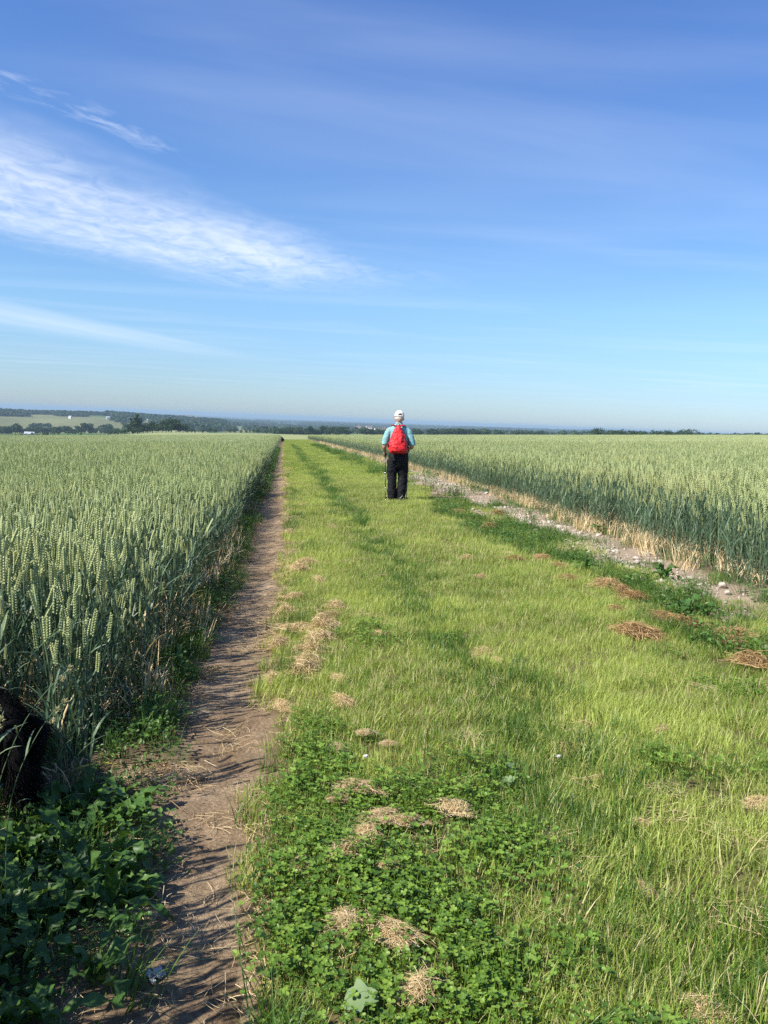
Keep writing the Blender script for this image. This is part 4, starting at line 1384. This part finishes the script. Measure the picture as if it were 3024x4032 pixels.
def house(name, px, r, w, d, h, wall, roof, label, group, dz=0.0, rz=None):
    x, y, z = at_px(px, r)
    o = empty(name, (x, y, z + dz), rg.uniform(-.5, .5) if rz is None else rz)
    tag(o, label, 'building', group)
    a, b = w / 2, d / 2
    mb = MB(); mb.add([(-a, -b, -2), (a, -b, -2), (a, b, -2), (-a, b, -2), (-a, -b, h), (a, -b, h), (a, b, h), (-a, b, h), (-a, 0, h + d * .38), (a, 0, h + d * .38)],
                      [(0, 1, 5, 4), (1, 2, 6, 5), (2, 3, 7, 6), (3, 0, 4, 7), (4, 8, 7), (5, 6, 9)])
    obj('wall', mb.mesh('wall', [wall]), o)
    e = .4
    mb = MB(); mb.add([(-a - e, -b - e, h - .25), (a + e, -b - e, h - .25), (a + e, 0, h + d * .38 + .1), (-a - e, 0, h + d * .38 + .1), (a + e, b + e, h - .25), (-a - e, b + e, h - .25),
                       (-a - e, -b - e, h - .05), (a + e, -b - e, h - .05), (a + e, 0, h + d * .38 + .3), (-a - e, 0, h + d * .38 + .3), (a + e, b + e, h - .05), (-a - e, b + e, h - .05)],
                      [(0, 1, 2, 3), (3, 2, 4, 5), (6, 9, 8, 7), (9, 11, 10, 8), (0, 6, 7, 1), (5, 4, 10, 11)])
    obj('roof', mb.mesh('roof', [roof]), o)
    for k in range(max(2, int(w / 4))):
        xx = -a + w * (k + .5) / max(2, int(w / 4))
        mb = MB(); mb.add([(xx - .5, -b - .03, 1), (xx + .5, -b - .03, 1), (xx + .5, -b - .03, 2.3), (xx - .5, -b - .03, 2.3)], [(0, 1, 2, 3)])
        obj('window', mb.mesh('window', [M_DARKWIN]), o)


house('barn', 108, 985, 9.5, 5, 1.5, M_WALL, M_SLATE, 'low white barn with grey roof before the tree belt', None, 0, .1)
for px, r, dz in ((1290, 1500, 4), (1298, 1520, 4), (1336, 1540, 3), (1400, 1700, 8), (1424, 1650, 6), (1436, 1700, 9), (1445, 1690, 8), (1470, 1640, 5), (1487, 1640, 6), (1492, 1660, 5), (1508, 1700, 6)):
    house('village_house', px, r, rg.uniform(7, 11), 6, 5, M_WALL if rg.random() < .75 else M_BRICK, M_ROOFS, 'white village house among the trees left of the walker', 'village houses in the valley', dz)
for px, dz in ((722, 18), (732, 17), (742, 16), (750, 14), (758, 13)):
    house('far_house', px, 5200, rg.uniform(22, 34), 12, 8, M_WALL, M_ROOFS, 'pale house of the far village on the wooded ridge', 'far village houses', dz)
for px, r, dz in ((268, 2010, 2), (416, 1880, 5), (508, 1870, 7), (575, 1880, 4)):
    house('hill_house', px, r, 6.5, 4.5, 2.2, M_WALL, M_SLATE, 'lone white house below the wooded brow of the left hill', 'houses on the left hill', dz)

# ------------------------------------------------------------------ the walker
def rings_loft(mb, rings, n=20):
    """rings: (cx, cy, z, rx, ry)"""
    th = np.arange(n) / n * 2 * math.pi
    V = []
    for (cx_, cy_, z, a, b) in rings:
        V.append(np.stack([cx_ + a * np.cos(th), cy_ + b * np.sin(th), np.full(n, z)], -1))
    f = []
    for i in range(len(rings) - 1):
        for k in range(n):
            f.append((i * n + k, i * n + (k + 1) % n, (i + 1) * n + (k + 1) % n, (i + 1) * n + k))
    f.append(tuple(range(n - 1, -1, -1))); f.append(tuple((len(rings) - 1) * n + k for k in range(n)))
    mb.add(np.concatenate(V), f)


def limb(mb, pts, rad, n=14):
    P = np.array(pts, float); t = np.linspace(0, 1, len(P)); tt = np.linspace(0, 1, len(P) * 3)
    Q = np.stack([np.interp(tt, t, P[:, k]) for k in range(3)], -1); r = np.interp(tt, t, rad)
    Q[1:-1] = (Q[:-2] + 2 * Q[1:-1] + Q[2:]) / 4
    tube(mb, Q, r, n)


def ball(mb, c, r, n=14, m=9):
    c = np.array(c, float); r = np.ones(3) * np.array(r)
    rings = []
    V = []; f = []
    for i in range(m + 1):
        ph = -math.pi / 2 + math.pi * i / m
        for k in range(n):
            th = 2 * math.pi * k / n
            V.append(c + r * np.array([max(math.cos(ph), .001) * math.cos(th), max(math.cos(ph), .001) * math.sin(th), math.sin(ph)]))
    for i in range(m):
        for k in range(n):
            f.append((i * n + k, i * n + (k + 1) % n, (i + 1) * n + (k + 1) % n, (i + 1) * n + k))
    f.append(tuple(range(n - 1, -1, -1))); f.append(tuple(m * n + k for k in range(n)))
    mb.add(V, f)


def fused(name, mb, m, voxel, parent=None, wrinkle=None, smooth=2):
    """overlapping volumes grown into one continuous skin"""
    o = obj(name, mb.mesh(name, [m]), parent)
    rm = o.modifiers.new('fuse', 'REMESH'); rm.mode = 'VOXEL'; rm.voxel_size = voxel; rm.use_smooth_shade = True
    if smooth:
        sm = o.modifiers.new('soften', 'SMOOTH'); sm.factor = .5; sm.iterations = smooth
    if wrinkle:
        for i, (sz, st) in enumerate(wrinkle):
            tx = bpy.data.textures.new('%s_folds_%d' % (name, i), 'CLOUDS'); tx.noise_scale = sz; tx.noise_depth = 2
            dm = o.modifiers.new('folds', 'DISPLACE'); dm.texture = tx; dm.strength = st; dm.mid_level = .5; dm.texture_coords = 'LOCAL'
    return o


M_SKIN = plain_mat('skin', (.52, .29, .20), .55, .35, var=.12, vscale=20)
M_HAIR = plain_mat('white_hair', (.60, .53, .43), .6, .3, (120, .6, .004), .25, 60)
M_SHIRT = plain_mat('turquoise_shirt', (.215, .41, .42), .85, .15, (400, .25, .002), .08, 15)
M_TROUS = plain_mat('black_trousers', (.009, .009, .011), .75, .2, (300, .2, .002), .2, 12)
M_CAP = plain_mat('white_cap', (.80, .78, .73), .8, .2, (300, .2, .002))
M_RED = plain_mat('red_nylon', (.62, .018, .022), .55, .35, (35, .35, .008), .12, 9)
M_REDD = plain_mat('dark_red_webbing', (.46, .012, .018), .7, .2)
M_BLACK = plain_mat('black_webbing', (.015, .015, .017), .6, .3)
M_BOOT = plain_mat('brown_boot', (.13, .085, .05), .7, .3, (60, .4), .25, 30)
M_STEEL = plain_mat('pole_metal', (.10, .10, .11), .35, .5, metallic=.6)
M_SILVER = plain_mat('pole_clamp', (.7, .7, .7), .3, .5, metallic=.8)
M_PIPE = plain_mat('reflective_piping', (.75, .75, .72), .4)
M_LEATH = plain_mat('dark_leather_belt', (.16, .10, .06), .6)

wx, wy = 2.17, 16.15
WZ = float(G(wx, wy))
body = MB()
ball(body, (.003, .01, 1.60), (.077, .095, .115))                       # head
ball(body, (.003, .095, 1.575), (.016, .022, .022), 8, 6)               # nose
ball(body, (.003, .085, 1.525), (.045, .03, .022), 10, 6)               # chin and mouth
for s in (-1, 1):
    ball(body, (.003 + s * .082, .0, 1.575), (.013, .022, .033), 8, 6)   # ears
    ball(body, (.003 + s * .03, .088, 1.61), (.016, .012, .01), 8, 5)    # eyes
limb(body, [(0, -.01, 1.40), (.0, .0, 1.47), (.003, .01, 1.54)], [.075, .06, .058])
rings_loft(body, [(0, 0, .90, .15, .10), (0, 0, 1.05, .15, .105), (0, 0, 1.25, .17, .11), (0, -.01, 1.36, .16, .09), (0, -.01, 1.43, .09, .07)])
# left arm down to the pole grip, right arm bent forward
LH = np.array([-.235, .115, .915]); RH = np.array([.225, .30, 1.02])
limb(body, [(-.19, -.01, 1.36), (-.245, -.04, 1.18), (-.262, -.05, 1.045), (-.255, .02, .985), LH + np.array([0, -.03, .01])], [.052, .046, .042, .036, .028])
limb(body, [(.19, -.01, 1.36), (.245, -.05, 1.18), (.265, -.06, 1.06), (.262, .08, 1.03), (.235, .24, 1.02)], [.052, .046, .042, .036, .028])
for c, sgn in ((LH, 1), (RH, -1)):
    ball(body, c + np.array([-.012 * sgn, -.01, 0]), (.022, .03, .042), 10, 7)
    for k in range(4):                                                    # four fingers closed round the grip
        z = .03 - k * .02
        limb(body, [c + np.array([-.02 * sgn, .012, z]), c + np.array([0, .03, z - .002]), c + np.array([.02 * sgn, .018, z - .004]), c + np.array([.018 * sgn, -.004, z - .004])], [.0095, .009, .0085, .007], 8)
    limb(body, [c + np.array([-.018 * sgn, -.015, .03]), c + np.array([0, -.02, .045]), c + np.array([.014 * sgn, -.004, .05])], [.011, .0095, .008], 8)
for s, fx in ((-1, -.095), (1, .115)):
    limb(body, [(s * .085, 0, .90), (s * .095, .01, .70), (fx, .015, .48), (fx, -.01, .28), (fx, -.01, .08)], [.085, .075, .055, .05, .038])
    limb(body, [(fx, -.05, .05), (fx, .05, .045), (fx, .14, .035)], [.035, .038, .03])
person = fused('person', body, M_SKIN, .0065)
person.location = (wx, wy, WZ)
person.rotation_euler = (0, 0, R_(-3))
tag(person, 'walker seen from behind in white cap, turquoise shirt and black trousers on the grass strip', 'person')

sh = MB()
rings_loft(sh, [(.01, .0, .935, .182, .128), (.01, .0, 1.0, .178, .128), (.0, .0, 1.12, .185, .132), (.0, -.005, 1.25, .198, .132), (.0, -.015, 1.35, .202, .115), (.0, -.015, 1.405, .175, .095), (.0, -.01, 1.44, .115, .08), (.002, -.002, 1.475, .072, .07)], 28)
limb(sh, [(-.135, -.012, 1.372), (-.19, -.022, 1.315), (-.238, -.035, 1.20), (-.262, -.045, 1.075)], [.062, .072, .066, .062])
limb(sh, [(.135, -.012, 1.372), (.19, -.022, 1.315), (.242, -.045, 1.20), (.266, -.055, 1.075)], [.062, .072, .066, .064])
shirt = fused('shirt', sh, M_SHIRT, .0075, person, [(.09, .014), (.03, .005)], 3)
co = MB(); rings_loft(co, [(.002, -.002, 1.455, .075, .076), (.002, 0, 1.49, .070, .071), (.002, .002, 1.50, .066, .068)], 20)
fused('collar', co, M_SHIRT, .006, person, None, 1)
ts = MB()
rings_loft(ts, [(.012, .0, .955, .186, .128), (.012, -.005, .90, .190, .135), (.014, -.015, .80, .192, .145), (.012, -.005, .70, .178, .13), (.012, 0, .645, .165, .10)], 28)
limb(ts, [(-.088, -.005, .78), (-.092, -.005, .66), (-.092, .01, .50), (-.094, .012, .46), (-.088, -.01, .36), (-.085, -.03, .20), (-.084, -.03, .055)], [.108, .103, .094, .094, .088, .086, .083], 18)
limb(ts, [(.105, -.005, .78), (.115, 0, .66), (.118, .02, .50), (.115, .015, .44), (.108, 0, .34), (.098, -.02, .18), (.084, -.035, .02)], [.108, .103, .094, .090, .089, .090, .085], 18)
trousers = fused('trousers', ts, M_TROUS, .0075, person, [(.11, .034), (.04, .014)], 3)
pf_ = MB(); pf_.add([(-.155, -.143, .845), (-.055, -.160, .835), (-.055, -.162, .795), (-.105, -.160, .775), (-.155, -.145, .795), (-.155, -.150, .845), (-.055, -.167, .835), (-.055, -.169, .795), (-.105, -.167, .775), (-.155, -.152, .795)],
                    [(9, 8, 7, 6, 5), (0, 1, 6, 5), (1, 2, 7, 6), (2, 3, 8, 7), (3, 4, 9, 8), (4, 0, 5, 9)])
obj('pocket_flap', pf_.mesh('pocket_flap', [M_TROUS]), trousers)
pp = MB(); tube(pp, [(.065, -.122, .07), (.085, -.126, .092), (.118, -.116, .118)], .0028, 6)
obj('piping', pp.mesh('piping', [M_PIPE]), trousers)
bt = MB(); tube(bt, [(.012 + .188 * math.cos(a), .131 * math.sin(a), .945) for a in np.linspace(0, 6.283, 33)], .013, 6)
obj('belt', bt.mesh('belt', [M_LEATH]), person)
for s, fx, yy in ((-1, -.085, -.02), (1, .09, -.03)):
    b = MB()
    limb(b, [(fx, yy - .06, .045), (fx, yy + .03, .05), (fx + s * .012, yy + .14, .04), (fx + s * .015, yy + .20, .03)], [.043, .048, .045, .03])
    limb(b, [(fx, yy - .02, .05), (fx, yy - .01, .13)], [.045, .05])
    bo = fused('boot', b, M_BOOT, .007, person)
    so = MB(); rings_loft(so, [(fx + s * .006, yy + .06, -.012, .046, .145), (fx + s * .006, yy + .06, .016, .05, .15)], 20)
    obj('sole', so.mesh('sole', [M_BLACK]), bo)
# hair round the back of the head, below the cap
hr = MB()
ball(hr, (.003, -.004, 1.592), (.085, .098, .085))
hair = fused('hair', hr, M_HAIR, .006, person, [(.02, .014)], 1)
# cap: dome with the adjuster opening at the back, strap, visor, button
cp = MB()
n, m = 36, 12
V = []
for i in range(m + 1):
    ph = i / m * math.pi / 2
    for k in range(n):
        th = 2 * math.pi * k / n
        V.append((.003 + .094 * math.cos(ph) ** .85 * math.cos(th), .008 + .112 * math.cos(ph) ** .85 * math.sin(th), 1.622 + .112 * math.sin(ph)))
f = []
for i in range(m):
    for k in range(n):
        th = math.degrees(2 * math.pi * (k + .5) / n) % 360
        hgt = math.sin((i + .5) / m * math.pi / 2)
        if hgt > .10 and abs(th - 272) < 27 and hgt < .10 + .42 * math.sqrt(max(0, 1 - ((th - 272) / 28) ** 2)): continue
        f.append((i * n + k, i * n + (k + 1) % n, (i + 1) * n + (k + 1) % n, (i + 1) * n + k))
cp.add(V, f)
capm = cp.mesh('cap', [M_CAP], True)
cap = obj('cap', capm, person)
sd = cap.modifiers.new('thick', 'SOLIDIFY'); sd.thickness = .004
vz = MB()
V = []
for i in range(5):
    for k in range(13):
        a = math.radians(20 + 140 * k / 12); q = i / 4
        V.append((.003 + (.092 + .0 * q) * math.cos(a), .008 + .108 * math.sin(a) + .075 * q * math.sin(a) ** .8, 1.626 - .02 * q - .02 * abs(math.cos(a)) * q))
vz.add(V, [(i * 13 + k, i * 13 + k + 1, (i + 1) * 13 + k + 1, (i + 1) * 13 + k) for i in range(4) for k in range(12)])
v_o = obj('visor', vz.mesh('visor', [M_CAP], True), cap); v_o.modifiers.new('thick', 'SOLIDIFY').thickness = .004
bb = MB(); ball(bb, (.003, .008, 1.736), (.009, .009, .005), 10, 6); obj('button', bb.mesh('button', [M_CAP], True), cap)

# rucksack, a thing of its own on the walker's back
bp = empty('rucksack', (wx, wy, WZ)); bp.rotation_euler = (0, 0, R_(-3))
tag(bp, 'bright red teardrop rucksack hanging on the back of the walker', 'rucksack')
rb = MB()
rings_loft(rb, [(-.018, -.205, .925, .12, .05), (-.018, -.215, .945, .158, .085), (-.018, -.222, 1.0, .176, .10), (-.018, -.22, 1.08, .178, .098), (-.02, -.212, 1.17, .160, .09), (-.024, -.20, 1.27, .128, .078), (-.028, -.185, 1.36, .085, .06), (-.03, -.165, 1.425, .045, .038), (-.03, -.15, 1.45, .026, .02)], 28)
main = fused('main_bag', rb, M_RED, .0075, bp, [(.10, .04), (.035, .012)], 2)
fp = MB()
rings_loft(fp, [(-.02, -.29, .945, .115, .03), (-.02, -.302, .98, .14, .04), (-.02, -.302, 1.05, .138, .04), (-.02, -.288, 1.105, .118, .035), (-.02, -.27, 1.125, .09, .02)], 24)
front = fused('front_pocket', fp, M_RED, .0075, bp, [(.08, .03), (.03, .010)], 2)
zp = MB(); tube(zp, [(-.02 + .136 * math.cos(a), -.333 + .012 * abs(math.cos(a)) ** 3 * 4, 1.02 + .10 * math.sin(a)) for a in np.linspace(.25, 2.9, 16)], .0035, 6)
obj('zip', zp.mesh('zip', [M_REDD]), front)
z2 = MB(); tube(z2, [(.112, -.255, 1.05), (.108, -.262, 1.12), (.095, -.262, 1.19)], .004, 6)
obj('zip', z2.mesh('zip', [M_SILVER]), main)
for s in (-1, 1):
    b = MB()
    for k, (x_, y_, z_) in enumerate(((-.03 + s * .015, -.165, 1.435), (s * .062 - .02, -.125, 1.447), (s * .10 - .01, -.06, 1.45), (s * .115, .02, 1.445), (s * .125, .10, 1.38), (s * .13, .135, 1.25), (s * .16, .10, 1.10), (s * .185, -.02, 1.04), (s * .17, -.15, 1.0))):
        w_ = .024
        b.v.append(np.array([(x_ - s * .0 - w_, y_, z_ + .006), (x_ + w_, y_, z_ - .006), (x_ + w_, y_ - .006, z_ + .006), (x_ - w_, y_ - .006, z_ + .016)]) if k < 4 else
                   np.array([(x_ - w_, y_ + .004, z_), (x_ + w_, y_ + .004, z_), (x_ + w_, y_ + .016, z_), (x_ - w_, y_ + .016, z_)]))
        b.t.append(np.full(4, .5)); b.n += 4
        if k:
            o_ = (k - 1) * 4
            for q in range(4):
                b.f.append((o_ + q, o_ + (q + 1) % 4, o_ + 4 + (q + 1) % 4, o_ + 4 + q)); b.m.append(0)
    obj('shoulder_strap', b.mesh('shoulder_strap', [M_RED]), bp)
    a = MB(); tube(a, [(s * .155 - .018, -.17, 1.0), (s * .195, -.06, 1.045), (s * .198, .0, 1.09), (s * .17, .11, 1.16)], .008, 6)
    obj('side_strap', a.mesh('side_strap', [M_BLACK]), bp)
hl = MB(); tube(hl, [(-.055, -.165, 1.44), (-.052, -.168, 1.475), (-.03, -.17, 1.488), (-.008, -.168, 1.475), (-.005, -.165, 1.44)], .0065, 8)
obj('carry_loop', hl.mesh('carry_loop', [M_BLACK], True), bp)


def pole(top, tip, label):
    r = empty('trekking_pole', (wx, wy, WZ)); r.rotation_euler = (0, 0, R_(-3)); tag(r, label, 'trekking pole', 'trekking poles')
    a, b = np.array(top, float), np.array(tip, float)
    P = lambda f: a + (b - a) * f
    for nm, f0, f1, rad, mm in (('grip', -.06, .09, .015, M_BLACK), ('upper_shaft', .09, .42, .0095, M_STEEL), ('middle_shaft', .42, .74, .0082, M_STEEL), ('lower_shaft', .74, .97, .0068, M_STEEL), ('tip', .97, 1.015, .0045, M_SILVER)):
        mb = MB(); tube(mb, [P(f0), P((f0 + f1) / 2), P(f1)], [rad, rad * (1.12 if nm == 'grip' else 1), rad], 10); obj(nm, mb.mesh(nm, [mm], True), r)
    for f_ in (.42, .74):
        mb = MB(); tube(mb, [P(f_ - .012), P(f_ + .012)], .0125, 10); obj('clamp', mb.mesh('clamp', [M_SILVER], True), r)
    mb = MB(); tube(mb, [P(.93), P(.937)], .026, 14); obj('basket', mb.mesh('basket', [M_BLACK]), r)
    mb = MB(); tube(mb, [P(-.05), P(-.02) + np.array([.03, .03, -.02]), P(.06) + np.array([.025, .03, 0]), P(.05)], .005, 6); obj('wrist_strap', mb.mesh('wrist_strap', [M_BLACK]), r)


pole(tuple(LH), (-.195, .06, .0), 'dark trekking pole in the left hand of the walker')
pole(tuple(RH), (.205, -.02, .0), 'dark trekking pole held before the walker by his right leg')


# ------------------------------------------------------------------ dogs
M_FUR = plain_mat('black_fur', (.004, .0037, .0037), .75, .08, (90, .6, .006), .3, 25)
M_NOSE = plain_mat('wet_nose', (.008, .008, .008), .25, .5)
M_EYE = plain_mat('dark_eye', (.02, .012, .008), .1, .5)
M_TONG = plain_mat('tongue', (.45, .12, .12), .4)


def dog(name, loc, rz, s, label, fur=7000):
    """stocky long-coated dog looking along local +Y, standing 0.5 m at the back"""
    b = MB()
    rings = [(-.33, .36, .105, .11), (-.22, .375, .125, .135), (-.05, .365, .115, .13), (.12, .345, .135, .165), (.24, .36, .12, .15), (.31, .39, .085, .11)]
    limb(b, [(0, q[0], q[1]) for q in rings], [.10, .128, .122, .142, .13, .09], 18)
    limb(b, [(0, .24, .42), (0, .33, .50), (0, .39, .56)], [.105, .09, .08], 16)
    ball(b, (0, .43, .585), (.082, .095, .078)); limb(b, [(0, .48, .575), (0, .57, .55), (0, .595, .548)], [.055, .042, .034], 12)
    for sg in (-1, 1):
        limb(b, [(sg * .075, .6 - .18, .62), (sg * .115, .41, .58), (sg * .12, .42, .50)], [.028, .038, .022], 10)         # hanging ear
        limb(b, [(sg * .085, .22, .34), (sg * .09, .20, .24), (sg * .085, .215, .13), (sg * .085, .215, .035)], [.075, .05, .033, .032], 12)   # front leg
        ball(b, (sg * .085, .235, .025), (.034, .05, .026), 10, 6)
        limb(b, [(sg * .085, -.27, .36), (sg * .10, -.215, .235), (sg * .095, -.335, .135), (sg * .095, -.325, .035)], [.10, .075, .034, .03], 12)   # hind leg: knee forward, hock back
        ball(b, (sg * .095, -.30, .025), (.034, .05, .026), 10, 6)
    limb(b, [(0, -.36, .43), (0, -.43, .36), (.01, -.455, .26), (.01, -.45, .17)], [.045, .036, .03, .012], 10)
    o = fused(name, b, M_FUR, .011, None, [(.06, .012)], 2)
    o.location = loc; o.rotation_euler = (0, 0, rz); o.scale = (s, s, s)
    tag(o, label, 'dog', 'black dogs')
    e = MB()
    ball(e, (0, .615, .558), (.018, .012, .014), 10, 6); obj('nose', e.mesh('nose', [M_NOSE], True), o)
    for sg in (-1, 1):
        e = MB(); ball(e, (sg * .04, .505, .61), (.012, .01, .012), 10, 6); obj('eye', e.mesh('eye', [M_EYE], True), o)
    if fur:
        mb = MB()
        rg_ = np.random.default_rng(5)
        def strand(p, nrm, l):
            d = nrm * .45 + np.array([0, -.7, -.55]) + rg_.normal(0, .25, 3); d /= np.linalg.norm(d)
            sd = np.cross(d, nrm); sd /= np.linalg.norm(sd) + 1e-6
            q = p + d * l * .5 + np.array([0, 0, .1 * l]); e_ = p + d * l + np.array([0, 0, -.15 * l])
            mb.add([p - sd * .0022, p + sd * .0022, q + sd * .0016, q - sd * .0016, e_], [(0, 1, 2, 3), (3, 2, 4)])
        for _ in range(fur):
            k_ = rg_.random()
            if k_ < .72:
                y_ = rg_.uniform(-.36, .33); zc = float(np.interp(y_, [q[0] for q in rings], [q[1] for q in rings])); rr = float(np.interp(y_, [q[0] for q in rings], [.10, .128, .122, .142, .13, .09]))
                a = rg_.uniform(0, 6.28); nn = np.array([math.cos(a), 0, math.sin(a)]); strand(np.array([0, y_, zc]) + nn * rr * .98, nn, rg_.uniform(.025, .06))
            elif k_ < .9:
                sg = rg_.choice([-1, 1]); z_ = rg_.uniform(.12, .36); y_ = np.interp(z_, [.135, .235, .36], [-.335, -.215, -.27]); rr = np.interp(z_, [.135, .235, .36], [.036, .075, .10])
                a = rg_.uniform(0, 6.28); nn = np.array([math.cos(a), math.sin(a), 0]); strand(np.array([sg * .095, y_, z_]) + nn * rr * .98, nn, rg_.uniform(.02, .05))
            else:
                f_ = rg_.random(); p = np.array([0, -.38 - .07 * f_, .42 - .24 * f_]); nn = rg_.normal(0, 1, 3); nn /= np.linalg.norm(nn); strand(p + nn * .033, nn, rg_.uniform(.04, .08))
        obj('coat', mb.mesh('coat', [M_FUR]), o)
    return o


dx, dy_ = -1.06, 3.02
dog('dog', (dx, dy_, float(G(dx, dy_))), R_(38), .92, 'black long-coated dog standing half hidden in the edge of the left wheat')
dx, dy_ = -.16, 121.0
dog('dog', (dx, dy_, float(G(dx, dy_)) + .0), R_(168), 1.12, 'small black dog far off at the end of the footpath', 0)

# ------------------------------------------------------------------ the air
zs = G(gx, gy)
hz0, hz1 = float(zs.min()) - 6.0, 16.0
B_ = 52000.0
mb = MB(); mb.add([(-B_, -B_, hz0), (B_, -B_, hz0), (B_, B_, hz0), (-B_, B_, hz0), (-B_, -B_, hz1), (B_, -B_, hz1), (B_, B_, hz1), (-B_, B_, hz1)],
                  [(3, 2, 1, 0), (4, 5, 6, 7), (0, 1, 5, 4), (1, 2, 6, 5), (2, 3, 7, 6), (3, 0, 4, 7)])
m, t, out = mat('haze')
pv = t.new('ShaderNodeVolumePrincipled')
pv.inputs['Color'].default_value = (.46, .64, .78, 1)
pv.inputs['Density'].default_value = 1.5e-4
pv.inputs['Anisotropy'].default_value = 0.0
t.l.new(pv.outputs[0], out.inputs['Volume'])
haze = obj('haze', mb.mesh('haze', [m]))
tag(haze, 'pale blue summer haze lying over the far valley', 'haze', kind='stuff')
